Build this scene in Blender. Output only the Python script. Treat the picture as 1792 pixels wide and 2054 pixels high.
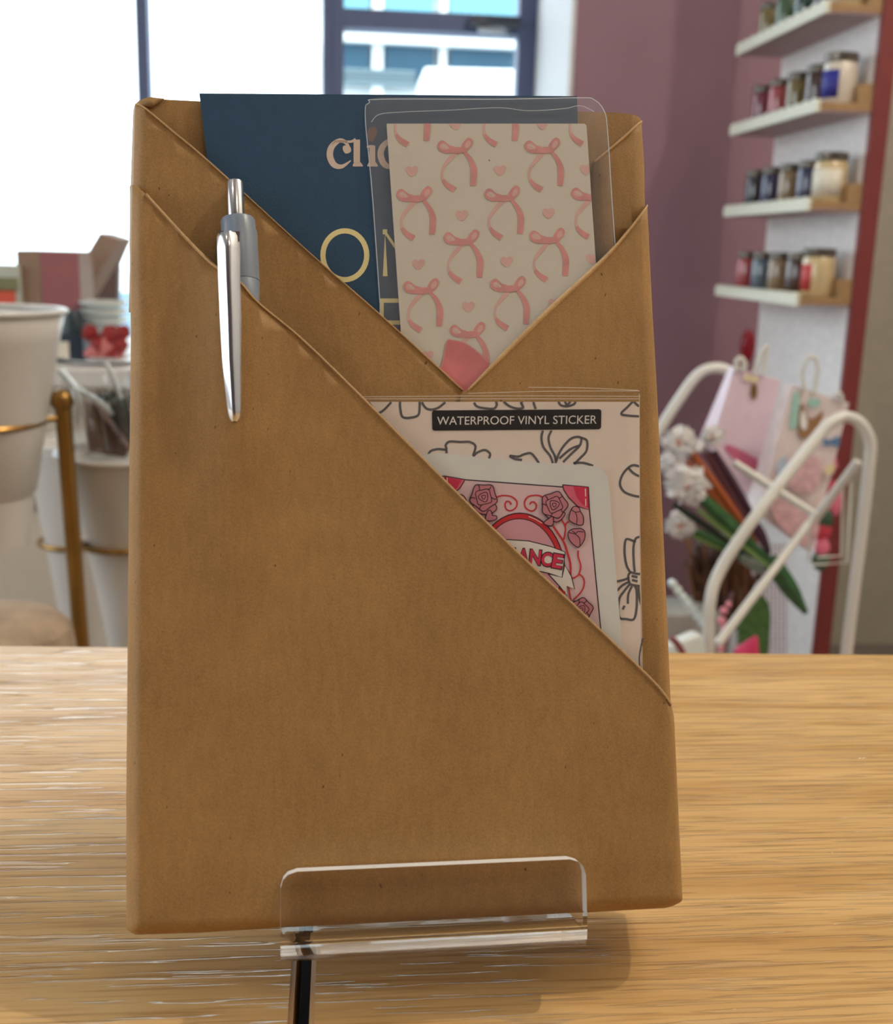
import bpy, bmesh, math, random
from mathutils import Vector, Matrix, noise
random.seed(4)
for o in list(bpy.data.objects): bpy.data.objects.remove(o)
sc = bpy.context.scene; COL = sc.collection
PI = math.pi
# ------------------------------------------------------------------ camera
FPX, IW, IH = 2250.0, 1792, 2054
CAM = Vector((0, 0, .163))
PITCH, YAW, ROLL = map(math.radians, (13.2, 5.5, 1.65))
F = Vector((math.sin(YAW)*math.cos(PITCH), math.cos(YAW)*math.cos(PITCH), -math.sin(PITCH)))
R0 = Vector((math.cos(YAW), -math.sin(YAW), 0)); U0 = R0.cross(F)
R = R0*math.cos(ROLL) + U0*math.sin(ROLL); U = U0*math.cos(ROLL) - R0*math.sin(ROLL)
cd = bpy.data.cameras.new('camera'); cam = bpy.data.objects.new('camera', cd); COL.objects.link(cam)
M = Matrix((R, U, -F)).transposed().to_4x4(); M.translation = CAM; cam.matrix_world = M
cd.sensor_fit = 'VERTICAL'; cd.sensor_height = 36; cd.lens = FPX/IH*36
cd.clip_start = .01; cd.clip_end = 200
cd.dof.use_dof = True; cd.dof.focus_distance = .285; cd.dof.aperture_fstop = cd.lens/2.0
sc.camera = cam
# ------------------------------------------------------------------ view, sky, lights
sc.view_settings.view_transform = 'Standard'; sc.view_settings.look = 'None'
sc.view_settings.gamma = 1; sc.view_settings.exposure = 0; sc.view_settings.use_curve_mapping = False
w = bpy.data.worlds.new('sky'); sc.world = w; w.use_nodes = True
nt = w.node_tree; bg = nt.nodes['Background']
tc = nt.nodes.new('ShaderNodeTexCoord'); nz = nt.nodes.new('ShaderNodeTexNoise'); nz.inputs['Scale'].default_value = 2
cr = nt.nodes.new('ShaderNodeValToRGB')
cr.color_ramp.elements[0].color = (.80, .92, 1, 1); cr.color_ramp.elements[1].color = (1, 1, 1, 1)
nt.links.new(tc.outputs['Generated'], nz.inputs['Vector']); nt.links.new(nz.outputs['Fac'], cr.inputs['Fac'])
nt.links.new(cr.outputs['Color'], bg.inputs['Color']); bg.inputs['Strength'].default_value = 4.3

def area(name, loc, rot, sx, sy, power, col, portal=False):
    l = bpy.data.lights.new(name, 'AREA'); l.shape = 'RECTANGLE'; l.size = sx; l.size_y = sy
    l.energy = power; l.color = col
    if portal: l.cycles.is_portal = True
    o = bpy.data.objects.new(name, l); o.location = loc; o.rotation_euler = rot; COL.objects.link(o); return o
def lamp(name, loc, power, col, rad):
    l = bpy.data.lights.new(name, 'POINT'); l.energy = power; l.color = col; l.shadow_soft_size = rad
    o = bpy.data.objects.new(name, l); o.location = loc; COL.objects.link(o); return o
area('window_daylight_portal', (-1.2, 3.55, .7), (math.radians(-90), 0, 0), 3.9, 3.6, 1, (1, 1, 1), True)
area('added_window_portal', (-3.17, -.1, 1.0), (0, math.radians(-90), 0), 1.9, 3.0, 1, (1, 1, 1), True)  # portal for the unseen side window added as fill
lamp('ceiling_lamp_right', (1.45, .38, 2.2), 64, (1, .87, .70), .03)
lamp('ceiling_lamp_left', (-1.0, -.75, 2.2), 6, (1, .87, .70), .04)
lamp('ceiling_lamp_front', (.9, -1.2, 2.2), 13, (1, .87, .70), .06)
lamp('ceiling_lamp_back', (1.15, .85, 2.3), 18, (1, .94, .86), .1)

# ------------------------------------------------------------------ pixel helpers (lengths in metres)
def ray(x, y): return F + R*((x-IW/2)/FPX) - U*((y-IH/2)/FPX)
def at(x, y, Y):
    d = ray(x, y); return CAM + d*(Y/d.y)
def onz(x, y, z):
    d = ray(x, y); return CAM + d*((z-CAM.z)/d.z)
def pxm(Y): return Y/FPX          # metres per pixel at depth Y (near enough)

# bag frame
H0 = .0165
BL = onz(250, 1876, H0); BR = onz(1371, 1818, H0)
E1 = (BR-BL).normalized(); LEAN = math.radians(19.5)
EV = Vector((-E1.y, E1.x, 0))*math.sin(LEAN) + Vector((0, 0, 1))*math.cos(LEAN)
EN = E1.cross(EV)
BM = Matrix((E1, EV, EN)).transposed().to_4x4(); BM.translation = BL
def P(x, y, n=0.0):               # pixel -> bag-frame point on the plane n (metres out from the parcel front)
    d = ray(x, y); o = BL + EN*n
    t = (o-CAM).dot(EN)/d.dot(EN); q = CAM + d*t - BL
    return Vector((q.dot(E1), q.dot(EV), n))

# ------------------------------------------------------------------ materials
def lin(c):
    if isinstance(c, str): c = tuple(int(c[i:i+2], 16)/255 for i in (0, 2, 4))
    elif max(c) > 1: c = tuple(k/255 for k in c)
    return tuple((k/12.92 if k <= .04045 else ((k+.055)/1.055)**2.4) for k in c) + (1,)
MATS = {}
def mat(name, c, rough=.6, metal=0, var=.06, vs=30, bump=0, bs=200, trans=0, spec=.5, emit=0, sub=0):
    m = bpy.data.materials.new(name); m.use_nodes = True; n = m.node_tree; b = n.nodes['Principled BSDF']
    L = lin(c)
    b.inputs['Roughness'].default_value = rough; b.inputs['Metallic'].default_value = metal
    b.inputs['Transmission Weight'].default_value = trans; b.inputs['Specular IOR Level'].default_value = spec
    t = n.nodes.new('ShaderNodeTexCoord'); z = n.nodes.new('ShaderNodeTexNoise'); z.inputs['Scale'].default_value = vs
    z.inputs['Detail'].default_value = 3
    r = n.nodes.new('ShaderNodeValToRGB')
    r.color_ramp.elements[0].position = .3; r.color_ramp.elements[1].position = .7
    r.color_ramp.elements[0].color = tuple(k*(1-var) for k in L[:3])+(1,)
    r.color_ramp.elements[1].color = tuple(min(1, k*(1+var)) for k in L[:3])+(1,)
    n.links.new(t.outputs['Object'], z.inputs['Vector']); n.links.new(z.outputs['Fac'], r.inputs['Fac'])
    n.links.new(r.outputs['Color'], b.inputs['Base Color'])
    if bump:
        z2 = n.nodes.new('ShaderNodeTexNoise'); z2.inputs['Scale'].default_value = bs
        bp = n.nodes.new('ShaderNodeBump'); bp.inputs['Strength'].default_value = bump; bp.inputs['Distance'].default_value = .002
        n.links.new(t.outputs['Object'], z2.inputs['Vector']); n.links.new(z2.outputs['Fac'], bp.inputs['Height'])
        n.links.new(bp.outputs['Normal'], b.inputs['Normal'])
    MATS[name] = m; return m
def node(n, kind, **kw):
    x = n.nodes.new(kind)
    for k, v in kw.items(): x.inputs[k].default_value = v
    return x
def film(name, haze, tint=(1, 1, 1), rough=.06, gl=1.0):
    m = bpy.data.materials.new(name); m.use_nodes = True; n = m.node_tree; n.nodes.clear()
    out = n.nodes.new('ShaderNodeOutputMaterial'); tr = n.nodes.new('ShaderNodeBsdfTransparent'); tr.inputs[0].default_value = tint+(1,)
    gs = n.nodes.new('ShaderNodeBsdfGlossy'); gs.inputs['Roughness'].default_value = rough
    geo = n.nodes.new('ShaderNodeNewGeometry'); dt = n.nodes.new('ShaderNodeVectorMath'); dt.operation = 'DOT_PRODUCT'
    n.links.new(geo.outputs['Incoming'], dt.inputs[0]); n.links.new(geo.outputs['Normal'], dt.inputs[1])
    def mth(op, a, v=None):
        x = n.nodes.new('ShaderNodeMath'); x.operation = op; n.links.new(a, x.inputs[0])
        if v is not None: x.inputs[1].default_value = v
        return x.outputs[0]
    om = mth('ADD', mth('MULTIPLY', mth('ABSOLUTE', dt.outputs['Value']), -1), 1)
    frout = mth('ADD', mth('MULTIPLY', mth('POWER', om, 5), .6), .045)      # thin film reflectance, the same from both sides
    df = n.nodes.new('ShaderNodeBsdfDiffuse'); df.inputs[0].default_value = (.8, .84, .9, 1)
    t = n.nodes.new('ShaderNodeTexCoord'); z = node(n, 'ShaderNodeTexNoise', Scale=60.0)
    bp = n.nodes.new('ShaderNodeBump'); bp.inputs['Strength'].default_value = .25; bp.inputs['Distance'].default_value = .001
    n.links.new(t.outputs['Object'], z.inputs['Vector']); n.links.new(z.outputs['Fac'], bp.inputs['Height'])
    n.links.new(bp.outputs['Normal'], gs.inputs['Normal'])
    a = n.nodes.new('ShaderNodeMixShader'); a.inputs[0].default_value = haze
    b = n.nodes.new('ShaderNodeMixShader')
    mu = n.nodes.new('ShaderNodeMath'); mu.operation = 'MULTIPLY'; mu.inputs[1].default_value = gl
    n.links.new(frout, mu.inputs[0]); n.links.new(mu.outputs[0], b.inputs[0])
    n.links.new(tr.outputs[0], a.inputs[1]); n.links.new(df.outputs[0], a.inputs[2])
    n.links.new(a.outputs[0], b.inputs[1]); n.links.new(gs.outputs[0], b.inputs[2]); n.links.new(b.outputs[0], out.inputs[0])
    MATS[name] = m; return m
def kraft(name, c, speck=True):
    m = bpy.data.materials.new(name); m.use_nodes = True; n = m.node_tree; b = n.nodes['Principled BSDF']
    b.inputs['Roughness'].default_value = .62; b.inputs['Specular IOR Level'].default_value = .35
    L = lin(c); t = n.nodes.new('ShaderNodeTexCoord')
    def nz(s, d=4, sc=None):
        z = node(n, 'ShaderNodeTexNoise', Scale=s); z.inputs['Detail'].default_value = d
        if sc:
            mp = n.nodes.new('ShaderNodeMapping'); mp.inputs['Scale'].default_value = sc
            n.links.new(t.outputs['Object'], mp.inputs[0]); n.links.new(mp.outputs[0], z.inputs['Vector'])
        else: n.links.new(t.outputs['Object'], z.inputs['Vector'])
        return z
    def ramp(z, p0, c0, p1, c1):
        r = n.nodes.new('ShaderNodeValToRGB'); e = r.color_ramp.elements
        e[0].position = p0; e[1].position = p1; e[0].color = c0; e[1].color = c1
        n.links.new(z.outputs['Fac'], r.inputs['Fac']); return r
    def mul(a, bb):
        x = n.nodes.new('ShaderNodeMix'); x.data_type = 'RGBA'; x.blend_type = 'MULTIPLY'; x.inputs[0].default_value = 1
        n.links.new(a, x.inputs[6]); n.links.new(bb, x.inputs[7]); return x.outputs[2]
    g = lambda k: (k, k, k, 1)
    a = ramp(nz(38, 6), .3, tuple(k*.90 for k in L[:3])+(1,), .7, tuple(k*1.08 for k in L[:3])+(1,))
    f1 = ramp(nz(2600, 2), .3, g(.84), .7, g(1.1)); f2 = ramp(nz(600, 3, (1, .25, 1)), .3, g(.93), .7, g(1.05))
    c1 = mul(mul(a.outputs[0], f1.outputs[0]), f2.outputs[0])
    if speck:
        s = ramp(nz(900, 1, (1, .55, 1)), .20, g(.4), .235, g(1)); c1 = mul(c1, s.outputs[0])
    n.links.new(c1, b.inputs['Base Color'])
    z = nz(16, 3, (.7, 1.6, 1)); z2 = nz(1500, 2)
    b1 = n.nodes.new('ShaderNodeBump'); b1.inputs['Strength'].default_value = .35; b1.inputs['Distance'].default_value = .004
    b2 = n.nodes.new('ShaderNodeBump'); b2.inputs['Strength'].default_value = .25; b2.inputs['Distance'].default_value = .0002
    n.links.new(z.outputs['Fac'], b1.inputs['Height']); n.links.new(z2.outputs['Fac'], b2.inputs['Height'])
    n.links.new(b1.outputs['Normal'], b2.inputs['Normal']); n.links.new(b2.outputs['Normal'], b.inputs['Normal'])
    MATS[name] = m; return m
def wood(name, light, dark, rough=.22):
    m = bpy.data.materials.new(name); m.use_nodes = True; n = m.node_tree; b = n.nodes['Principled BSDF']
    b.inputs['Specular IOR Level'].default_value = .16
    t = n.nodes.new('ShaderNodeTexCoord')
    def nz(s, sc, d=4, dist=0):
        z = node(n, 'ShaderNodeTexNoise', Scale=s); z.inputs['Detail'].default_value = d; z.inputs['Distortion'].default_value = dist
        mp = n.nodes.new('ShaderNodeMapping'); mp.inputs['Scale'].default_value = sc; mp.inputs['Rotation'].default_value = (0, 0, math.radians(1.5))
        n.links.new(t.outputs['Object'], mp.inputs[0]); n.links.new(mp.outputs[0], z.inputs['Vector']); return z
    r = n.nodes.new('ShaderNodeValToRGB'); e = r.color_ramp.elements
    e[0].position = .32; e[1].position = .62; e[0].color = lin(dark); e[1].color = lin(light)
    n.links.new(nz(1, (5, 62, 1), 5, .6).outputs['Fac'], r.inputs['Fac'])
    r2 = n.nodes.new('ShaderNodeValToRGB'); e = r2.color_ramp.elements
    e[0].position = .30; e[1].position = .5; e[0].color = (.72, .67, .60, 1); e[1].color = (1, 1, 1, 1)
    n.links.new(nz(1, (26, 640, 1), 3).outputs['Fac'], r2.inputs['Fac'])
    x = n.nodes.new('ShaderNodeMix'); x.data_type = 'RGBA'; x.blend_type = 'MULTIPLY'; x.inputs[0].default_value = 1
    n.links.new(r.outputs[0], x.inputs[6]); n.links.new(r2.outputs[0], x.inputs[7]); n.links.new(x.outputs[2], b.inputs['Base Color'])
    pores = n.nodes.new('ShaderNodeValToRGB'); e = pores.color_ramp.elements
    e[0].position = .56; e[1].position = .61; e[0].color = (1, 1, 1, 1); e[1].color = (0, 0, 0, 1)
    n.links.new(nz(1, (24, 620, 1), 2).outputs['Fac'], pores.inputs['Fac'])
    bp = n.nodes.new('ShaderNodeBump'); bp.inputs['Strength'].default_value = .9; bp.inputs['Distance'].default_value = .0004
    n.links.new(pores.outputs['Color'], bp.inputs['Height']); n.links.new(bp.outputs['Normal'], b.inputs['Normal'])
    b.inputs['Roughness'].default_value = rough
    mr = n.nodes.new('ShaderNodeMapRange'); mr.inputs['To Min'].default_value = 1.0; mr.inputs['To Max'].default_value = .09
    n.links.new(pores.outputs['Color'], mr.inputs['Value']); n.links.new(mr.outputs[0], b.inputs['Specular IOR Level'])
    MATS[name] = m; return m

# ------------------------------------------------------------------ mesh builder
def cat(pts, k=6, closed=False):
    pts = [Vector(p) for p in pts]; out = []; n = len(pts)
    rng = range(n if closed else n-1)
    for i in rng:
        p0 = pts[(i-1) % n] if (closed or i > 0) else pts[0]; p1 = pts[i]; p2 = pts[(i+1) % n]
        p3 = pts[(i+2) % n] if (closed or i < n-2) else pts[-1]
        for j in range(k):
            t = j/k; out.append(.5*((2*p1)+(p2-p0)*t+(2*p0-5*p1+4*p2-p3)*t*t+(3*p1-p0-3*p2+p3)*t**3))
    if not closed: out.append(pts[-1])
    return out
class MB:
    def __init__(s): s.v = []; s.f = []; s.m = []
    def add(s, vs, fs, m=0):
        b = len(s.v); s.v += [Vector(p) for p in vs]; s.f += [tuple(i+b for i in f) for f in fs]; s.m += [m]*len(fs)
    def poly(s, pts, m=0): s.add(pts, [tuple(range(len(pts)))], m)
    def box(s, a, b, m=0):
        (x0, y0, z0), (x1, y1, z1) = a, b
        s.add([(x0,y0,z0),(x1,y0,z0),(x1,y1,z0),(x0,y1,z0),(x0,y0,z1),(x1,y0,z1),(x1,y1,z1),(x0,y1,z1)],
              [(0,3,2,1),(4,5,6,7),(0,1,5,4),(1,2,6,5),(2,3,7,6),(3,0,4,7)], m)
    def obox(s, c, ax, m=0):      # oriented box: centre, three half-axis vectors
        c = Vector(c); vs = []
        for k in (-1, 1):
            for (i, j) in ((-1,-1),(1,-1),(1,1),(-1,1)): vs.append(c+Vector(ax[0])*i+Vector(ax[1])*j+Vector(ax[2])*k)
        s.add(vs, [(0,3,2,1),(4,5,6,7),(0,1,5,4),(1,2,6,5),(2,3,7,6),(3,0,4,7)], m)
    def tube(s, pts, r, m=0, n=10, caps=True):
        pts = [Vector(p) for p in pts]; N = len(pts); rs = r if isinstance(r, (list, tuple)) else [r]*N
        t0 = (pts[1]-pts[0]).normalized(); a = t0.orthogonal().normalized(); vs = []
        for i, p in enumerate(pts):
            t = (pts[min(i+1, N-1)]-pts[max(i-1, 0)]).normalized()
            a = (a-t*a.dot(t)).normalized(); b = t.cross(a)
            for k in range(n):
                th = 2*PI*k/n; vs.append(p+(a*math.cos(th)+b*math.sin(th))*rs[i])
        fs = [(i*n+k, i*n+(k+1) % n, (i+1)*n+(k+1) % n, (i+1)*n+k) for i in range(N-1) for k in range(n)]
        if caps: fs += [tuple(range(n))[::-1], tuple((N-1)*n+k for k in range(n))]
        s.add(vs, fs, m)
    def lathe(s, prof, c=(0, 0, 0), n=32, m=0, axis=None, wob=0):
        c = Vector(c); Q = axis.to_track_quat('Z', 'Y').to_matrix() if axis else Matrix.Identity(3); vs = []
        for (r, z) in prof:
            for k in range(n):
                th = 2*PI*k/n; rr = r*(1+wob*math.cos(th*n/4)); vs.append(c+Q@Vector((rr*math.cos(th), rr*math.sin(th), z)))
        N = len(prof)
        fs = [(i*n+k, i*n+(k+1) % n, (i+1)*n+(k+1) % n, (i+1)*n+k) for i in range(N-1) for k in range(n)]
        s.add(vs, fs, m)
    def ball(s, c, r, m=0, n=16, sq=(1, 1, 1), bump=0, seed=0):
        c = Vector(c); vs = []; K = n//2
        for i in range(K+1):
            ph = PI*i/K
            for k in range(n):
                th = 2*PI*k/n; d = Vector((math.sin(ph)*math.cos(th), math.sin(ph)*math.sin(th), math.cos(ph)))
                q = 1+bump*noise.noise(d*2.3+Vector((seed, seed*2, 0)))
                vs.append(c+Vector((d.x*sq[0], d.y*sq[1], d.z*sq[2]))*r*q)
        fs = [(i*n+k, (i+1)*n+k, (i+1)*n+(k+1) % n, i*n+(k+1) % n) for i in range(K) for k in range(n)]
        s.add(vs, fs, m)
    # --- drawing on the parcel plane, in photograph pixels
    def ribbon(s, pts, wd, n, m=0, closed=False, k=6, smooth=True):
        if smooth and len(pts) > 2:
            if isinstance(wd, (list, tuple)):
                c = cat([(p[0], p[1], q) for p, q in zip(pts, wd)], k, closed); ws = [max(.3, p[2]) for p in c]
            else: c = cat([(p[0], p[1], 0) for p in pts], k, closed); ws = [wd]*len(c)
        else:
            c = [Vector((p[0], p[1], 0)) for p in pts]; ws = wd if isinstance(wd, (list, tuple)) else [wd]*len(c)
        N = len(c); vs = []
        for i in range(N):
            a = c[(i-1) % N] if closed else c[max(i-1, 0)]; b = c[(i+1) % N] if closed else c[min(i+1, N-1)]
            t = Vector((b.x-a.x, b.y-a.y)); t = t.normalized() if t.length > 0 else Vector((1, 0))
            q = Vector((-t.y, t.x))*ws[i]/2
            vs += [P(c[i].x+q.x, c[i].y+q.y, n), P(c[i].x-q.x, c[i].y-q.y, n)]
        E = N if closed else N-1
        s.add(vs, [(2*i, 2*((i+1) % N), 2*((i+1) % N)+1, 2*i+1) for i in range(E)], m)
    def shape(s, pts, n, m=0, smooth=True, k=5):
        c = cat([(p[0], p[1], 0) for p in pts], k, True) if smooth else [Vector((p[0], p[1], 0)) for p in pts]
        s.poly([P(p.x, p.y, n) for p in c], m)
    def text(s, txt, px, n, m=0, offset=0, quad=None, size=None):
        # px: four pixel corners (bottom-left, bottom-right, top-right, top-left) the glyphs are fitted to
        cu = bpy.data.curves.new('t', 'FONT'); cu.body = txt; cu.resolution_u = 5; cu.offset = offset
        ob = bpy.data.objects.new('t', cu); COL.objects.link(ob); bpy.context.view_layer.update()
        me = bpy.data.meshes.new_from_object(ob.evaluated_get(bpy.context.evaluated_depsgraph_get()))
        xs = [v.co.x for v in me.vertices]; ys = [v.co.y for v in me.vertices]
        x0, x1, y0, y1 = min(xs), max(xs), min(ys), max(ys)
        a, b, c, d = [Vector(p) for p in px]; vs = []
        for v in me.vertices:
            fx = (v.co.x-x0)/(x1-x0); fy = (v.co.y-y0)/(y1-y0)
            q = (a*(1-fx)+b*fx)*(1-fy)+(d*(1-fx)+c*fx)*fy; vs.append(P(q.x, q.y, n))
        s.add(vs, [tuple(p.vertices) for p in me.polygons], m)
        bpy.data.objects.remove(ob); bpy.data.curves.remove(cu); bpy.data.meshes.remove(me)
    def build(s, name, mats, parent=None, mw=None, org=None, smooth=True, bevel=0, clip=None, ang=40, merge=False):
        if not isinstance(mats, (list, tuple)): mats = [mats]
        me = bpy.data.meshes.new(name); o = Vector(org) if org is not None else Vector((0, 0, 0))
        me.from_pydata([tuple(v-o) for v in s.v], [], s.f)
        for m in mats: me.materials.append(m)
        for p, i in zip(me.polygons, s.m): p.material_index = i
        bm = bmesh.new(); bm.from_mesh(me)
        if merge: bmesh.ops.remove_doubles(bm, verts=bm.verts, dist=1e-6)
        if clip:
            for (pt, nn) in clip:
                bmesh.ops.bisect_plane(bm, geom=bm.verts[:]+bm.edges[:]+bm.faces[:], plane_co=Vector(pt)-o, plane_no=nn, clear_outer=True)
        if not clip: bmesh.ops.recalc_face_normals(bm, faces=bm.faces)
        bm.to_mesh(me); bm.free()
        ob = bpy.data.objects.new(name, me); COL.objects.link(ob)
        if parent: ob.parent = parent
        if mw is not None: ob.matrix_world = mw if parent is None else ob.matrix_world
        if org is not None and parent is None: ob.matrix_world = (mw or Matrix.Identity(4))@Matrix.Translation(o)
        if bevel:
            bv = ob.modifiers.new('bevel', 'BEVEL'); bv.width = bevel; bv.segments = 2; bv.limit_method = 'ANGLE'
        if smooth: me.shade_smooth(); me.set_sharp_from_angle(angle=math.radians(ang))
        return ob
def tag(o, label=None, c=None, group=None, kind=None):
    if label: o['label'] = label
    if c: o['category'] = c
    if group: o['group'] = group
    if kind: o['kind'] = kind
    return o
def empty(name, loc, mw=None):
    o = bpy.data.objects.new(name, None); COL.objects.link(o); o.empty_display_size = .01
    if mw is not None: o.matrix_world = mw
    else: o.location = loc
    return o
def struct(name, mb, m, **k): o = mb.build(name, m, **k); o['kind'] = 'structure'; return o
# clip planes for a convex pixel polygon on the parcel plane
def clipper(px, n):
    q = [P(x, y, n) for x, y in px]; c = sum(q, Vector())/len(q); out = []
    for i in range(len(q)):
        a, b = q[i], q[(i+1) % len(q)]; nn = Vector((b.y-a.y, -(b.x-a.x), 0)).normalized()
        if nn.dot(a-c) < 0: nn = -nn
        out.append((a, nn))
    return out

# ------------------------------------------------------------------ palette
KR = kraft('kraft_paper', (172, 134, 84)); KRE = kraft('kraft_fold_highlight', (212, 176, 128), False)  # the paler kraft paints the edge highlight onto the folds
WD = wood('counter_oak', (222, 183, 126), (197, 155, 98))
WDB = mat('beige_edge_band', (196, 160, 112), .5)
NAVY = mat('navy_card', (40, 78, 112), .5, var=.04, vs=400, bump=.06, bs=2500)
CREAM = mat('cream_foil', (246, 236, 176), .35, var=.03, vs=500)
CREAMB = mat('blush_print', (226, 208, 196), .5)
CARD = mat('bow_card_paper', (226, 222, 212), .5, var=.015, vs=900)
PINK = mat('watercolour_pink', (228, 158, 158), .6, var=.10, vs=300)
PINKL = mat('watercolour_pale_pink', (234, 190, 186), .6, var=.05, vs=300)
PINKD = mat('watercolour_rose', (226, 128, 134), .6, var=.16, vs=110)
FILM = film('clear_laminate', .06); FILM2 = film('clear_sleeve', .012, gl=1.0)
SEAM = mat('sleeve_seam', (225, 215, 200), .2, spec=.8)
BACK = mat('sticker_card', (238, 226, 218), .5, var=.02, vs=200)
INKG = mat('grey_ink', (96, 94, 98), .5); BLACK = mat('black_ink', (18, 17, 20), .4); WHITEI = mat('white_ink', (240, 238, 234), .5)
STW = mat('sticker_white', (232, 236, 236), .35, var=.02, vs=90)
STP = mat('sticker_pale_pink', (232, 204, 212), .3, var=.06, vs=70)
STR = mat('sticker_rose', (206, 134, 150), .3, var=.05, vs=500); STO = mat('sticker_oval_pink', (222, 166, 182), .3, var=.05, vs=90)
RED = mat('sticker_red', (214, 46, 56), .3, var=.04, vs=500); MAG = mat('sticker_crimson', (222, 52, 92), .3, var=.06, vs=400)
PKD = mat('sticker_mid_pink', (228, 110, 138), .3, var=.06, vs=400); LN = mat('sticker_outline', (44, 22, 34), .35)
CHR = mat('polished_chrome', (214, 216, 222), .16, 1, var=.02)
PLG = mat('grey_blue_plastic', (134, 148, 166), .32, var=.03, vs=200)
ACR = mat('clear_acrylic', (250, 252, 252), .015, trans=1, var=0); ACR.node_tree.nodes['Principled BSDF'].inputs['IOR'].default_value = 1.49
ACB = ACR
ACR = film('clear_acrylic_sheet', .004, rough=.02, gl=1.0)
ACE = mat('frosted_acrylic_edge', (246, 250, 252), .4, trans=.0, bump=.3, bs=4000)
GOLD = mat('brushed_gold', (158, 122, 66), .32, .85, var=.08)
WM = mat('white_metal', (214, 212, 208), .35, var=.02); WM2 = mat('white_enamel_tube', (226, 224, 216), .3, var=.02)
MAROON = mat('maroon_paint', (152, 116, 130), .6, var=.04, vs=6, bump=.08, bs=120)
GREYW = mat('grey_plaster', (212, 207, 198), .8, var=.03, vs=5); WHITEW = mat('white_plaster', (226, 226, 228), .7, var=.02)
FRAME = mat('slate_blue_frame', (92, 102, 136), .5); CEIL = mat('ceiling_paint', (176, 172, 168), .9)
FLO = mat('floor_concrete', (128, 120, 112), .6, var=.1, vs=4)
PANEL = mat('speckled_panel', (238, 232, 230), .6, var=.08, vs=60, bump=.35, bs=150)
REDP = mat('brick_red_paint', (128, 52, 50), .45, var=.06)
SHW = mat('cream_painted_edge', (230, 228, 208), .5, var=.04, vs=90); SHB = mat('shelf_wood', (166, 132, 92), .5, var=.12, vs=60)
SHU = mat('shelf_underside_paint', (186, 160, 160), .7)

# ================================================================== STRUCTURE
b = MB(); b.box((-3.2, -2.2, -1.0), (2.1, 4.0, -.95)); struct('floor', b, FLO)
b = MB(); b.box((-3.2, -2.2, 2.55), (2.1, 3.75, 2.6)); struct('ceiling', b, CEIL)
b = MB(); b.box((-3.2, -2.25, -.95), (2.1, -2.2, 2.6)); struct('wall_front', b, mat('umber_wall', (84, 72, 70), .8))
b = MB(); WY0, WY1, WZ0, WZ1 = -1.6, 1.4, .05, 1.95
b.box((-3.25, -2.2, -.95), (-3.2, WY0, 2.6)); b.box((-3.25, WY1, -.95), (-3.2, 4.0, 2.6)); b.box((-3.25, WY0, -.95), (-3.2, WY1, WZ0)); b.box((-3.25, WY0, WZ1), (-3.2, WY1, 2.6)); struct('wall_left', b, GREYW)
b = MB()
for y0, y1, z0, z1 in ((WY0, WY0+.05, WZ0, WZ1), (WY1-.05, WY1, WZ0, WZ1), (-.13, -.07, WZ0, WZ1), (WY0, WY1, WZ0, WZ0+.05), (WY0, WY1, WZ1-.05, WZ1)): b.box((-3.26, y0, z0), (-3.19, y1, z1))
w2 = struct('added_side_window', b, FRAME)  # unseen window, added to throw cool daylight from the left
b = MB(); b.box((2.05, -2.2, -.95), (2.1, 3.06, 2.6)); struct('wall_right', b, GREYW)
xw = at(1152, 100, 3.06).x; xp = 1.235
b = MB(); b.box((xw, 3.06, -.95), (xp, 3.75, 2.55)); struct('wall_back', b, [MAROON])
b = MB(); b.box((xp, 3.04, -.95), (2.05, 3.2, 2.55)); struct('wall_back_right', b, mat('taupe_plaster', (176, 168, 152), .8))
b = MB(); b.box((xw-.012, 3.055, -.95), (xw, 3.75, 2.55)); struct('trim_1', b, WHITEW)       # white window reveal
YW = 3.6
zs = at(200, 720, YW).z
b = MB(); b.box((-3.2, YW, -.95), (at(690, 300, YW).x-.05, YW+.12, zs)); struct('wall_window', b, WHITEW)
WT = 1.78
def bar(b, x0, x1, z0, z1, d=.07): b.box((x0, YW, z0), (x1, YW+d, z1))
xa, xb = at(272, 90, YW).x, at(297, 90, YW).x
xc, xd = at(647, 90, YW).x, at(690, 90, YW).x
xe = at(1040, 90, YW).x; xf = xw-.012
b = MB(); bar(b, xa, xb, zs, 2.55); bar(b, xc, xc+.03, zs, 2.55); bar(b, -3.2, xc, WT, 2.55); bar(b, -3.2, -3.1, zs, WT); bar(b, -1.75, -1.69, zs, WT); bar(b, -3.2, xc, zs, zs+.05)
fw = struct('window_1', b, FRAME, bevel=.004)
GL = film('window_glass', .01, (.93, .98, 1.0), .01, .8)
g = MB()
for x0, x1 in ((-3.1, -1.75), (-1.69, xa), (xb, xc)): g.box((x0, YW+.03, zs+.05), (x1, YW+.036, WT))
g.build('pane', GL, fw)
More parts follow.
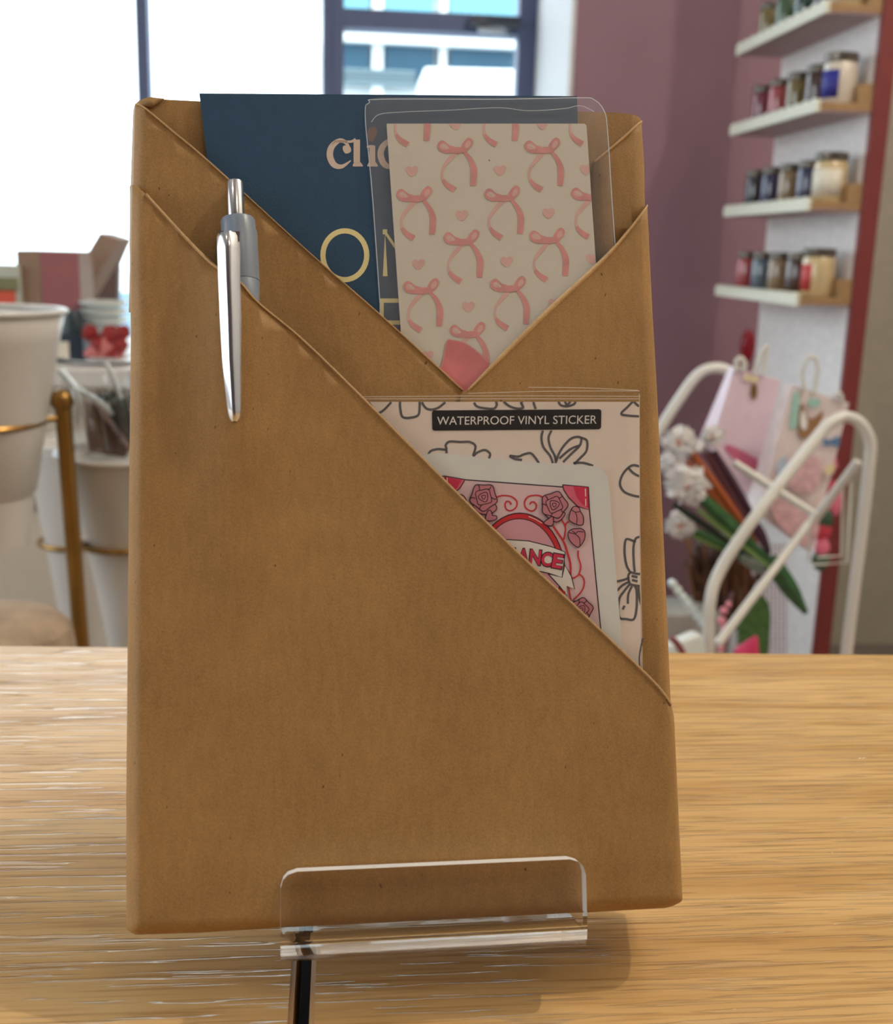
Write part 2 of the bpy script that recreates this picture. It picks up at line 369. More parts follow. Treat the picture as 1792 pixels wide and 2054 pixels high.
# door with transom
zt0, zt1 = at(870, 62, YW).z, at(870, 24, YW).z
b = MB(); bar(b, xc+.03, xd, -.95, 2.55); bar(b, xe, at(1076, 90, YW).x, -.95, 2.55); bar(b, xd, xe, zt0, zt1, .09); bar(b, xd, xe, WT, 2.55); bar(b, xd, xe, -.95, -.75)
b.box((at(1076, 90, YW).x, YW-.02, -.95), (xf, YW+.1, 2.55), 1)
dr = struct('door_1', b, [FRAME, WHITEW], bevel=.004)
g = MB(); g.box((xd, YW+.03, zt1), (xe, YW+.036, WT)); g.box((xd, YW+.03, -.75), (xe, YW+.036, zt0)); g.build('pane', GL, dr)
h = MB(); p = at(985, 52, YW-.04); q = at(1020, 66, YW-.04)
h.box((at(945, 42, YW-.05).x, YW-.05, at(945, 55, YW).z), (at(1045, 42, YW-.05).x, YW, at(945, 36, YW).z), 1); h.tube([at(960, 58, YW-.03), at(1010, 62, YW-.06), at(1020, 66, YW-.03)], .01)
h.build('door_closer', [mat('closer_silver', (176, 182, 190), .3, .7), mat('closer_dark', (70, 74, 86), .4, .4)], dr, bevel=.003)

# ================================================================== OUTSIDE
ASP = mat('street_asphalt', (84, 112, 128), .8, var=.08, vs=.4); PAV = mat('pale_paving', (214, 212, 206), .8)
b = MB(); b.box((-30, 4.0, -1.25), (30, 60, -1.2)); o = struct('floor_outside', b, PAV)
b = MB(); b.box((-60, 9, -1.2), (60, 31, -1.19)); tag(b.build('street', ASP), kind='structure')
YB = 32
WHB = mat('white_render_wall', (240, 240, 238), .8); BLG = mat('blue_window_glass', (48, 84, 104), .3, var=.2, vs=.3, spec=.2)
fac = empty('office_building', (at(850, 490, YB).x, YB, -1.2))
def fbox(name, m, x0, y0, x1, y1, Y0, Y1, extra=None):
    a, c = at(x0, y1, Y0), at(x1, y0, Y0); mb = MB(); mb.box((a.x, Y0, a.z), (c.x, Y1, c.z)); o = mb.build(name, m); o.parent = fac; o.matrix_parent_inverse = Matrix.Translation(-fac.location); return o
fbox('wall', WHB, 640, -120, 1110, 520, YB+.5, YB+5)
for (x0, x1) in ((655, 742), (772, 872), (902, 1090)): fbox('window', BLG, x0, 82, x1, 166, YB+.1, YB+.45)
for (x0, x1) in ((655, 742), (772, 872), (902, 1090)): fbox('window', mat('upper_blue_glass', (110, 168, 184), .3), x0, -110, x1, 24, YB+.1, YB+.45)
for (x0, x1) in ((742, 772), (872, 902)): fbox('pier', WHB, x0, -120, x1, 520, YB, YB+.5)
for k in range(5): fbox('louvre', mat('louvre_grey', (120, 140, 146), .6), 690, 142+k*6, 834, 144+k*6, YB-.1, YB+.1)
fbox('ledge', WHB, 650, 70, 1090, 80, YB-.3, YB+.5)
tag(fac, 'white rendered building with blue windows seen through the glass door', 'building')
van = empty('white_van', (at(940, 200, 24).x, 24, -1.2))
VW = mat('van_white', (244, 244, 242), .4); p0 = at(835, 260, 24); p1 = at(852, 134, 24); p2 = at(1085, 140, 24)
b = MB(); b.add([(p0.x, 24, -1.0), (p2.x, 24, -1.0), (p2.x, 24, p2.z), (p1.x, 24, p1.z), (p0.x, 24, (p0.z)), (p0.x, 26, -1.0), (p2.x, 26, -1.0), (p2.x, 26, p2.z), (p1.x, 26, p1.z), (p0.x, 26, p0.z)],
  [(0,1,2,3,4), (9,8,7,6,5), (0,5,6,1), (1,6,7,2), (2,7,8,3), (3,8,9,4), (4,9,5,0)])
vb = b.build('van_body', VW, bevel=.05); vb.parent = van; vb.matrix_parent_inverse = Matrix.Translation(-van.location)
for xx in (p0.x+.5, p2.x-.5):
    b = MB(); b.tube([(xx, 23.95, -.95), (xx, 24.2, -.95)], .25, n=20); wv = b.build('wheel', mat('tyre', (30, 30, 32), .8)); wv.parent = van; wv.matrix_parent_inverse = Matrix.Translation(-van.location)
tag(van, 'white van parked outside, seen low in the glass door', 'van')

# ================================================================== COUNTER
A, B_ = onz(0, 1296, 0), onz(1792, 1314, 0); sl = (B_.y-A.y)/(B_.x-A.x)
yb = lambda x: A.y+sl*(x-A.x)
s0, s1 = onz(596, 1912, 0).x, onz(626, 1912, 0).x
def slab(x0, x1, name, lab):
    r = empty(name, ((x0+x1)/2, .1, -.03)); b = MB(); z0 = -.03; y0 = -.45
    b.add([(x0, y0, z0), (x1, y0, z0), (x1, yb(x1), z0), (x0, yb(x0), z0), (x0, y0, 0), (x1, y0, 0), (x1, yb(x1), 0), (x0, yb(x0), 0)],
          [(0,3,2,1),(4,5,6,7),(0,1,5,4),(1,2,6,5),(2,3,7,6),(3,0,4,7)])
    def ch(mb, nm, m, **k):
        o = mb.build(nm, m, **k); o.parent = r; o.matrix_parent_inverse = Matrix.Translation(-r.location); return o
    ch(b, 'worktop', WD, smooth=False)
    xe_ = s0 if abs(x1-s0) < 2e-3 else s1; d = .0011*(-1 if xe_ == s0 else 1); e = MB()
    e.box((min(xe_, xe_+d), y0, z0), (max(xe_, xe_+d), yb(xe_), -.0004)); ch(e, 'edge_band', WDB)
    c = MB(); c.box((x0+.01, y0+.05, -.95), (x1-.01, yb(x0)-.03, z0)); ch(c, 'cabinet_front', mat('counter_carcass', (196, 150, 100), .5))
    tag(r, lab, 'counter'); return r
slab(-1.3, s0-.0011, 'service_counter', 'oak grained counter top on the left of the dark gap, under white window glare')
slab(s1+.0011, 1.05, 'service_counter', 'oak grained counter top on the right of the dark gap')
b = MB(); b.box((s0-.0005, -.1, -.03), (s1+.0005, .3, -.0245))
tag(b.build('gap_bracket', [mat('dark_gap_metal', (38, 24, 20), .5, var=.1), mat('gap_clip', (120, 104, 92), .4)]), 'dark metal strip lying down in the narrow gap of the counter', 'bracket')

# ================================================================== PARCEL
OUT = [(1297, 232), (1303, 330), (1305, 420), (1325, 800), (1340, 1130), (1354, 1450), (1371, 1808), (1338, 1824), (1200, 1832), (1050, 1839), (800, 1852), (560, 1864), (400, 1874), (272, 1878), (250, 1866), (250, 1600), (252, 1300), (254, 1000), (257, 700), (255, 480), (257, 340), (262, 205)]
OUTL = [P(x, y, 0) for x, y in OUT]
TOPL = [(285, 198), (320, 199), (400, 204), (800, 214), (1158, 224), (1240, 226)]
RAD = .0045; THK = .024
def dist_out(u, v):
    best = 9; q = Vector((u, v))
    for i in range(len(OUTL)-1):
        a = OUTL[i].xy; c = OUTL[i+1].xy; t = max(0, min(1, (q-a).dot(c-a)/(c-a).length_squared)); best = min(best, (q-(a+(c-a)*t)).length)
    return best
pen_u = P(480, 600, .004).x; pen_v = P(480, 610, .004).y
def surf(u, v, off, bulge):
    d = dist_out(u, v); s = 1 if d >= RAD else math.sqrt(max(0, 1-(1-d/RAD)**2))
    n = off
    if bulge:
        fall = max(0, min(1, (v-(pen_v-.085))/.085)); fall = fall*fall*(3-2*fall)
        n += bulge*math.exp(-((u-pen_u)/.0085)**2)*fall
    # gentle undulation of the wrapping
    return (n+RAD)*s-RAD
def sheet(name, px, off, parent, m=KR, bulge=0, solid=.0003, edge=None, body=False, lab=None):
    bm = bmesh.new(); vs = [bm.verts.new(P(x, y, 0)) for x, y in px]; bm.faces.new(vs)
    cuts = [i*.006 for i in range(-1, 40)]+[.0003, .0008, .0015, .0025, .0035, .0045]
    Wd = OUTL[6].x
    cu = cuts+[Wd-x for x in (-.0005, .0003, .0008, .0015, .0025, .0035, .005, .007)]+[pen_u+k*.002 for k in range(-10, 11)]
    cv = cuts+[-.0005, -.001, -.0015]
    for x in cu: bmesh.ops.bisect_plane(bm, geom=bm.verts[:]+bm.edges[:]+bm.faces[:], plane_co=(x, 0, 0), plane_no=(1, 0, 0))
    for y in cv: bmesh.ops.bisect_plane(bm, geom=bm.verts[:]+bm.edges[:]+bm.faces[:], plane_co=(0, y, 0), plane_no=(0, 1, 0))
    for v in bm.verts: v.co.z = surf(v.co.x, v.co.y, off, bulge)
    if bm.faces and sum((f.normal.z if f.normal.length else 0) for f in bm.faces) < 0: bmesh.ops.reverse_faces(bm, faces=bm.faces)
    if body:
        be = [e for e in bm.edges if e.is_boundary]; r = bmesh.ops.extrude_edge_only(bm, edges=be)
        nv = [g for g in r['geom'] if isinstance(g, bmesh.types.BMVert)]; ne = [g for g in r['geom'] if isinstance(g, bmesh.types.BMEdge)]
        for v in nv: v.co.z = -THK
        bmesh.ops.contextual_create(bm, geom=[e for e in ne if e.is_boundary])
        bmesh.ops.recalc_face_normals(bm, faces=bm.faces)
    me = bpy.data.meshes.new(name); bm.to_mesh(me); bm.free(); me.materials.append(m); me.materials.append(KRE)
    me.shade_smooth(); me.set_sharp_from_angle(angle=math.radians(50))
    if edge:                       # low rounded ridge along the free edge, its highlight painted in lighter kraft
        b = MB(); c = cat([(x, y, 0) for x, y, w_ in edge], 8); ws = cat([(w_, 0, 0) for x, y, w_ in edge], 8); vsx = []; K = 5
        for i, p in enumerate(c):
            a, d = c[max(i-1, 0)], c[min(i+1, len(c)-1)]; t = Vector((d.x-a.x, d.y-a.y)).normalized(); q = Vector((-t.y, t.x))
            for k in range(K):
                f = k/(K-1); x, y = p.x+q.x*ws[i].x*(f-.5), p.y+q.y*ws[i].x*(f-.5); pp = P(x, y, 0)
                vsx.append(Vector((pp.x, pp.y, surf(pp.x, pp.y, off, bulge)-.0002+.0006*math.sin(PI*f))))
        b.add(vsx, [(i*K+k, i*K+k+1, (i+1)*K+k+1, (i+1)*K+k) for i in range(len(c)-1) for k in range(K-1)], 0)
        bm = bmesh.new(); bm.from_mesh(me); base = [bm.verts.new(v) for v in b.v]
        for f in b.f:
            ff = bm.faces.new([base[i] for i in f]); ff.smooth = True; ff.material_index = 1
            ff.normal_update()
            if ff.normal.z < 0: ff.normal_flip()
        bm.to_mesh(me); bm.free()
    o = bpy.data.objects.new(name, me); COL.objects.link(o); o.parent = parent
    if not body:
        s = o.modifiers.new('thickness', 'SOLIDIFY'); s.thickness = solid; s.offset = -1
    if lab: o['label'] = lab
    return o
parcel = empty('kraft_paper_parcel', None, BM)
tag(parcel, 'large brown kraft paper gift parcel with folded pocket flaps, leaning on the clear easel', 'parcel')
sheet('wrapped_body', OUT+TOPL[:0]+[(285, 198), (320, 199), (400, 203), (800, 212), (1158, 224), (1240, 226)], 0, parcel, body=True)
sheet('corner_fold', [(1297, 236), (1190, 328), (1180, 470), (1200, 540), (1305, 420), (1303, 330)], .0008, parcel,
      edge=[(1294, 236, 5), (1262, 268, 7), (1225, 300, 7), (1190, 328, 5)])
o = sheet('corner_fold', [(262, 205), (272, 210), (305, 218), (330, 200), (300, 197)], .0006, parcel)
sheet('inner_flap', [(262, 206), (275, 212), (425, 338), (620, 515), (780, 655), (925, 788), (930, 850), (930, 1000), (600, 900), (255, 620), (257, 340)], .0032, parcel,
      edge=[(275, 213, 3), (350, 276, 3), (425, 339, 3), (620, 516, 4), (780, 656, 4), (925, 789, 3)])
sheet('side_flap', [(1305, 405), (1200, 532), (1100, 625), (933, 788), (921, 797), (915, 830), (915, 1000), (1000, 1250), (1200, 1470), (1354, 1450), (1340, 1130), (1325, 800)], .0038, parcel,
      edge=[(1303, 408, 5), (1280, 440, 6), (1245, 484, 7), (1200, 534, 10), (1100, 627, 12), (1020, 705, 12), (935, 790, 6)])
FRONT_EDGE = [(257, 372), (300, 412), (345, 462), (405, 528), (437, 560), (486, 596), (520, 632), (600, 692), (710, 797), (850, 938), (1000, 1087), (1150, 1228), (1290, 1362), (1330, 1412), (1354, 1450)]
LOW = [(1371, 1808), (1338, 1824), (1200, 1832), (1050, 1839), (800, 1852), (560, 1864), (400, 1874), (272, 1878), (250, 1866), (250, 1600), (252, 1300), (254, 1000), (257, 700), (255, 480)]
sheet('front_flap', FRONT_EDGE+LOW, .0068, parcel, bulge=.0040, solid=.0005,
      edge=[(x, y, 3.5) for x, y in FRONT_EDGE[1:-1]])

# ------------------------------------------------------------------ navy booklet
def bagthing(mb, name, mats, org, **k):
    return mb.build(name, mats, mw=BM, org=P(org[0], org[1], 0), **k)
def slabpoly(mb, px, n0, n1, m=0, smooth=False):
    q = cat([(x, y, 0) for x, y in px], 4, True) if smooth else [Vector((x, y, 0)) for x, y in px]
    a = [P(p.x, p.y, n1) for p in q]; c = [Vector((p.x, p.y, n0)) for p in a]; N = len(q)
    mb.add(a+c, [tuple(range(N)), tuple(range(2*N-1, N-1, -1))]+[(i, N+i, N+(i+1) % N, (i+1) % N) for i in range(N)], m)
def rrect(c, r, k=5):             # rounded quad in pixels; c = TL,TR,BR,BL ; r = radii
    out = []
    for i in range(len(c)):
        a, p, d = Vector(c[i-1]), Vector(c[i]), Vector(c[(i+1) % len(c)]); rr = r[i] if isinstance(r, (list, tuple)) else r
        A0 = p+(a-p).normalized()*rr; D0 = p+(d-p).normalized()*rr
        if rr == 0: out.append(tuple(p)); continue
        for j in range(k+1):
            t = j/k; q = A0*(1-t)**2+p*2*t*(1-t)+D0*t*t; out.append((q.x, q.y))
    return out
b = MB(); N1 = .0015; n = N1+.00006
slabpoly(b, [(400, 188), (1158, 194), (1166, 560), (930, 800), (435, 480)], .0009, N1)
slabpoly(b, [(400, 188), (1158, 194), (1158, 193), (400, 187)], .0009, N1, 0)
# serif lettering "clic" : c with a swash bar, l, i, c
def serifc(x, y):
    b.ribbon([(x+46, y-2), (x+38, y-16), (x+25, y-20), (x+10, y-8), (x+6, y+10), (x+14, y+28), (x+30, y+32), (x+48, y+20)], [4, 7, 9, 12, 13, 12, 8, 2], n, 1)
    b.shape([(x+34, y-10), (x+46, y-8), (x+48, y+2), (x+38, y+6), (x+32, y-2)], n+.00002, 1)
serifc(656, 302)
b.ribbon([(666, 291), (673, 284), (686, 284), (704, 284), (714, 280)], [2, 4, 5, 5, 7], n, 1)
b.ribbon([(716, 280), (716, 326)], 13, n+.00002, 1, smooth=False); b.shape([(708, 334), (708, 330), (712, 324), (722, 324), (728, 331), (728, 334)], n, 1, False)
b.ribbon([(747, 292), (747, 326)], 12, n+.00002, 1, smooth=False); b.shape([(737, 334), (737, 331), (741, 324), (753, 324), (758, 331), (758, 334)], n, 1, False); b.shape([(736, 296), (736, 293), (742, 291), (750, 291), (750, 298)], n, 1, False)
b.shape([(741, 258), (750, 254), (757, 262), (754, 274), (748, 284), (741, 282), (736, 272)], n, 3)
serifc(758, 302)
b.ribbon([(692+44*math.cos(t*PI/18), 512+49*math.sin(t*PI/18)) for t in range(36)], 10.5, n, 2, True, 1)
b.ribbon([(773, 554), (773, 466), (833, 554), (833, 466)], 9.5, n, 2, smooth=False)
b.shape([(768, 470), (768, 460), (777, 460), (777, 470)], n+.00002, 2, False)
for y in (603, 647): b.ribbon([(762, y), (850, y)], 8.5, n, 2, smooth=False)
b.ribbon([(766, 600), (766, 690)], 8.5, n+.00002, 2, smooth=False)
booklet = bagthing(b, 'navy_card', [NAVY, CREAMB, CREAM, mat('brown_flourish', (128, 100, 92), .5)], (400, 800), smooth=False)
tag(booklet, 'dark navy card with cream lettering sticking up out of the parcel pocket', 'card')

# ------------------------------------------------------------------ laminate + bow card
b = MB(); b.poly([P(x, y, .0017) for x, y in rrect([(730, 195), (1212, 195), (1238, 545), (1000, 790), (850, 760), (768, 690)], [34, 55, 0, 0, 0, 0])])
b.poly([P(x, y, .00275) for x, y in rrect([(732, 196), (1218, 196), (1238, 545), (1000, 790), (850, 760), (768, 690)], [34, 60, 0, 0, 0, 0])])
b.ribbon([(768, 690), (748, 400), (733, 235), (741, 206), (765, 199), (1000, 199), (1160, 196), (1192, 200), (1212, 222), (1219, 260), (1228, 400), (1238, 540)], 1.8, .00278, 1, k=8)
b.ribbon([(745, 245), (760, 230), (800, 225), (900, 221), (1000, 216), (1060, 222), (1130, 218), (1165, 212), (1192, 224)], 1.2, .00278, 1, k=8)
sl_ = bagthing(b, 'plastic_sleeve', [FILM, mat('laminate_edge', (200, 212, 224), .2, spec=.9)], (735, 690), smooth=False)
tag(sl_, 'clear plastic sleeve with rounded top corners around the pink bow card', 'sleeve')
CQ = [(776, 248), (1176, 248), (1197, 560), (810, 800)]
b = MB(); n0, n1 = .0018, .0024
slabpoly(b, [(776, 248), (1173, 248), (1177, 252), (1197, 545), (940, 790), (885, 750), (805, 672)], n0, n1)
card = MB()
def bow(cx, cy, s=1/4.267):
    T = lambda pts: [(cx+x*s, cy+y*s) for x, y in pts]
    n = n1+.00006
    card.ribbon(T([(-5, 20), (-60, 80), (-115, 150), (-130, 200), (-122, 255), (-85, 305), (-22, 345)]), [w_*s for w_ in (38, 38, 24, 15, 26, 44, 52)], n, 1)
    card.ribbon(T([(55, 12), (108, 80), (138, 150), (143, 205), (135, 310)]), [w_*s for w_ in (26, 38, 50, 54, 48)], n+.00002, 0)
    card.ribbon(T([(-122, 258), (-85, 305), (-22, 345)]), [w_*s for w_ in (20, 40, 50)], n+.00003, 0)
    card.shape(T([(0, 20), (-25, -22), (-70, -38), (-120, -76), (-158, -64), (-170, -22), (-140, 18), (-90, 32), (-40, 30)]), n+.00004, 0)
    card.shape(T([(35, 20), (35, -30), (62, -75), (98, -102), (132, -80), (128, -40), (100, -5), (70, 22)]), n+.00004, 0)
    card.shape(T([(-70, -10), (-105, -50), (-140, -48), (-148, -22), (-120, 0)]), n+.00006, 1)
    card.shape(T([(70, -12), (72, -50), (98, -76), (115, -62), (108, -30)]), n+.00006, 1)
    card.ribbon(T([(-85, -12), (-110, -32), (-130, -40)]), 9*s, n+.00008, 2)
    card.shape(T([(-52, 0), (-30, -18), (20, -22), (60, -15), (66, 18), (20, 32), (-40, 28)]), n+.00008, 0)
def heart(cx, cy, s=1/4.267):
    card.shape([(cx+x*s, cy+y*s) for x, y in ((0, -28), (22, -44), (48, -34), (50, -5), (28, 30), (0, 46), (-28, 30), (-50, -2), (-48, -30), (-22, -40))], n1+.00006, 1)
g5 = lambda x, y: (720+x/2.987, 180+y/2.987)
for k in ((310, 88), (840, 88), (1357, 84), (590, 358), (1112, 358), (345, 648), (872, 646), (1392, 640), (628, 908), (1142, 898), (387, 1200), (907, 1188), (664, 1462)): bow(*g5(*k))
for k in ((318, 487), (847, 482), (1362, 477), (617, 752), (1137, 740), (357, 1046), (886, 1030), (1398, 1012), (657, 1300), (1172, 1280), (412, 1595), (580, 208), (1100, 206)): heart(*g5(*k))
card.ribbon([g5(780, 418), g5(784, 428)], 1.5, n1+.0001, 4, smooth=False)
card.shape([g5(*k) for k in ((525, 1505), (560, 1500), (640, 1522), (720, 1578), (785, 1640), (720, 1740), (640, 1830), (560, 1780), (485, 1700), (510, 1600))], n1+.0002, 3, k=3)
card.ribbon([g5(*k) for k in ((485, 1700), (510, 1600), (528, 1508), (560, 1500), (640, 1522), (720, 1578), (785, 1640))], 2, n1+.00022, 0)
pl = clipper([(776, 248), (1176, 248), (1197, 560), (1100, 790), (800, 790)], n1)
# clip the printed figures to the card, then merge them with it
pr = card.build('tmp', [PINK], clip=[(a, nn) for a, nn in pl], smooth=False)
me = pr.data; b.add([v.co for v in me.vertices], [tuple(p.vertices) for p in me.polygons], 1)
ks = [p.material_index for p in me.polygons]
# from_pydata kept indices, the bisect keeps them too
b.m[-len(ks):] = [k+1 for k in ks] if ks else []
bpy.data.objects.remove(pr)
bc = bagthing(b, 'bow_card', [CARD, PINK, PINKL, CARD, PINKD, BLACK], (776, 760), smooth=False)
tag(bc, 'white card printed with pink watercolour bows and hearts, inside the clear sleeve', 'card')

# ------------------------------------------------------------------ sticker pack
sp = empty('sticker_pack', None, BM@Matrix.Translation(P(900, 1300, .004))); SO = P(900, 1300, .004)
g6 = lambda x, y: (700+x/2.675, 770+y/2.675); g7 = lambda x, y: (860+x/4.48, 940+y/4.48)
NB = .0046; b = MB(); n = NB+.00005
slabpoly(b, [(690, 806), (1283, 806), (1283, 1060), (1288, 1380), (1240, 1400), (690, 830)], .0041, NB)
d = MB()
def sk(pts, w_=4.2, closed=False, sm=True): d.ribbon([g6(*p) for p in pts], w_/2.675*2.3, n, 0, closed, 5, sm)
W6 = 5.5
for s_ in ([(100, 90), (130, 130), (157, 156), (190, 138), (228, 98)], [(275, 92), (276, 130), (290, 178), (340, 180), (374, 165), (380, 120), (380, 92)], [(392, 98), (412, 128), (440, 138), (480, 128), (518, 98)],
          [(672, 100), (690, 122), (740, 132), (780, 132), (794, 112), (790, 94)], [(830, 94), (860, 118), (900, 132), (935, 128), (925, 100), (936, 94)], [(990, 94), (996, 115), (1003, 135)],
          [(1125, 94), (1140, 115), (1175, 120), (1210, 108), (1216, 94)], [(1160, 94), (1172, 112), (1190, 94)],
          [(1525, 94), (1495, 125), (1462, 160), (1500, 170), (1560, 174)], [(1530, 94), (1548, 112), (1570, 125)],
          [(425, 385), (440, 360), (480, 350), (522, 352), (520, 330), (540, 310), (600, 312), (650, 312), (680, 335), (668, 385), (690, 368), (730, 355), (758, 375), (752, 400)], [(522, 350), (526, 372)],
          [(930, 408), (890, 402), (865, 386), (910, 390), (940, 378), (975, 372), (1000, 395), (1020, 425)],
          [(1042, 250), (1034, 290), (1045, 340), (1080, 385), (1095, 425)], [(1088, 250), (1072, 290), (1082, 340), (1105, 385), (1112, 425)],
          [(1112, 418), (1130, 370), (1160, 325), (1200, 290), (1245, 288), (1240, 330), (1200, 370), (1150, 420)], [(1245, 288), (1278, 305), (1275, 360), (1240, 400), (1210, 430)], [(1240, 330), (1190, 350), (1130, 400)], [(1205, 425), (1260, 424), (1312, 440)],
          [(1570, 446), (1530, 436), (1500, 450), (1468, 490), (1456, 540), (1480, 580), (1530, 600), (1570, 606)], [(1500, 450), (1530, 480), (1570, 500)],
          [(1570, 820), (1540, 830), (1528, 880), (1530, 960), (1535, 1010)], [(1540, 850), (1510, 836), (1486, 838), (1480, 900), (1490, 970), (1510, 1010)],
          [(1515, 1008), (1500, 1030), (1508, 1070), (1530, 1080), (1562, 1085)], [(1512, 1010), (1540, 1018), (1565, 1020)], [(1518, 1030), (1550, 1038)], [(1520, 1052), (1550, 1060)],
          [(1440, 1060), (1475, 1052), (1502, 1042)], [(1440, 1110), (1470, 1080), (1505, 1062)], [(1508, 1075), (1480, 1110), (1450, 1160), (1452, 1250), (1490, 1262), (1530, 1262), (1545, 1200), (1545, 1110), (1535, 1085)], [(1520, 1085), (1500, 1130), (1498, 1180)], [(1480, 1190), (1470, 1210)], [(1555, 1085), (1560, 1150), (1575, 1200)],
          [(1452, 1250), (1440, 1245)]):
    sk(s_, W6)
pl = clipper([(690, 806), (1283, 806), (1286, 1400), (690, 1400)], n)
pr = d.build('tmp', [INKG], clip=pl, smooth=False); me = pr.data
b.add([v.co for v in me.vertices], [tuple(p.vertices) for p in me.polygons], 1); bpy.data.objects.remove(pr)
b.shape(rrect([g6(446, 142), g6(1356, 136), g6(1354, 243), g6(448, 251)], 6), n+.00005, 2, False)
b.text('WATERPROOF VINYL STICKER', [g6(473, 220), g6(1330, 214), g6(1332, 169), g6(474, 176)], n+.0001, 3)
b.build('backing_card', [BACK, INKG, BLACK, WHITEI], sp, org=SO, smooth=False)
# the vinyl sticker itself
b = MB(); s0n = NB+.0002; SN = s0n+.0003
slabpoly(b, [g6(*p) for p in ((300, 440), (380, 392), (440, 372), (560, 378), (760, 402), (960, 420), (1200, 436), (1300, 440), (1350, 450), (1385, 490), (1398, 560), (1425, 900), (1450, 1200), (1480, 1540), (1400, 1500), (700, 800))], s0n, SN, 0)
z = [SN+.00005]
def lay(): z[0] += .000006; return z[0]
def fil(pts, m, sm=True, out=True, w_=2.0, k=5):
    q = [g7(*p) for p in pts]; b.shape(q, lay(), m, sm, k)
    if out: b.ribbon(q+([] if sm else [q[0]]), w_, lay(), 9, sm, k, sm)
fil([(-250, 40), (145, 62), (325, 95), (1205, 160), (1435, 165), (1442, 370), (1500, 950), (1560, 1560), (1480, 1600), (1300, 1500), (300, 700)], 1, False, False)
b.ribbon([g7(*p) for p in ((325, 100), (1205, 165))], 2.4, lay(), 9, smooth=False)
b.ribbon([g7(*p) for p in ((1436, 165), (1446, 370), (1500, 950), (1560, 1570))], 2.4, lay(), 9, smooth=False)
# corner cones
fil([(20, 82), (145, 66), (325, 98), (322, 110), (280, 180), (200, 240), (100, 180)], 4, False); fil([(148, 74), (300, 102), (250, 180), (195, 225), (148, 190)], 5, False, False)
b.ribbon([g7(148, 68), g7(148, 200)], 2, lay(), 9, smooth=False); b.ribbon([g7(168, 82), g7(168, 180)], 1.6, lay(), 8, smooth=False)
fil([(1205, 145), (1435, 165), (1445, 370), (1340, 340), (1260, 260), (1215, 190)], 4, False); fil([(1300, 155), (1432, 168), (1440, 355), (1380, 320), (1330, 250)], 5, False, False)
b.ribbon([g7(1410, 180), g7(1412, 250)], 2, lay(), 8, smooth=False); b.ribbon([g7(1412, 270), g7(1414, 335)], 2, lay(), 8, smooth=False)
# vines (red)
def vine(pts, w_=3.0, m=6): b.ribbon([g7(*p) for p in pts], w_, lay(), m, k=6)
vine([(600, 262), (660, 242), (740, 250), (790, 290), (790, 340), (750, 375), (705, 370), (688, 330), (700, 295), (730, 300), (742, 325)], 3)
vine([(1040, 262), (980, 240), (900, 250), (865, 295), (872, 350), (920, 380), (960, 365), (968, 325), (945, 300), (918, 305), (912, 322)], 3)
vine([(430, 380), (415, 430), (405, 470)], 5); vine([(520, 470), (490, 510), (460, 540)]); vine([(1120, 515), (1170, 590), (1215, 660), (1250, 760), (1275, 860), (1276, 980)], 4)
vine([(1190, 450), (1225, 510), (1230, 560), (1215, 640)]); vine([(1262, 475), (1240, 490), (1228, 520)]); vine([(1345, 735), (1345, 790), (1368, 870), (1355, 940), (1320, 975), (1280, 985)]); vine([(1350, 945), (1390, 980), (1400, 1040), (1370, 1110), (1300, 1180)]); vine([(1260, 1060), (1268, 1120), (1280, 1180)])
vine([(1430, 1380), (1440, 1420)], 6)
# oval mirror
oc = [(820+(410)*math.cos(t*PI/24), 960+(560)*math.sin(t*PI/24)) for t in range(48)]; oi = [(815+(368)*math.cos(t*PI/24), 958+(508)*math.sin(t*PI/24)) for t in range(48)]
fil(oc, 6, True, True, 2.2, 1); fil(oi, 3, True, True, 1.8, 1)
b.ribbon([g7(900, 430), g7(960, 455), g7(1020, 490)], 1.4, lay(), 8)
# ribbon banner, tail, lower banner
fil([(1075, 945), (1200, 975), (1228, 870), (1285, 970), (1312, 1082), (1245, 1058), (1248, 1145), (1180, 1060)], 2, False)
fil([(560, 660), (635, 642), (720, 638), (900, 650), (1100, 700), (1228, 750), (1200, 978), (1080, 940), (890, 900), (760, 900)], 2, False)
fil([(1130, 1130), (1175, 1125), (1195, 1180), (1320, 1190), (1400, 1260), (1300, 1300), (1150, 1250)], 2, False)
b.ribbon([g7(1215, 1100), g7(1205, 1170)], 7, lay(), 6, smooth=False)
for ch, cx, cy, w_, hh, rot in (('M', 725, 785, 118, 130, -4), ('A', 852, 790, 100, 140, 4), ('N', 960, 797, 98, 132, 6), ('C', 1062, 815, 92, 124, 9), ('E', 1160, 832, 88, 128, 10)):
    for off, m, ex in ((.060, 9, 9), (.035, 5, 0)):
        c_, s_ = math.cos(math.radians(rot)), math.sin(math.radians(rot)); Q = []
        for dx, dy in ((-1, 1), (1, 1), (1, -1), (-1, -1)):
            x, y = dx*(w_/2+ex), dy*(hh/2+ex); Q.append(g7(cx+x*c_-y*s_, cy+x*s_+y*c_))
        b.text(ch, Q, lay(), m, offset=off)
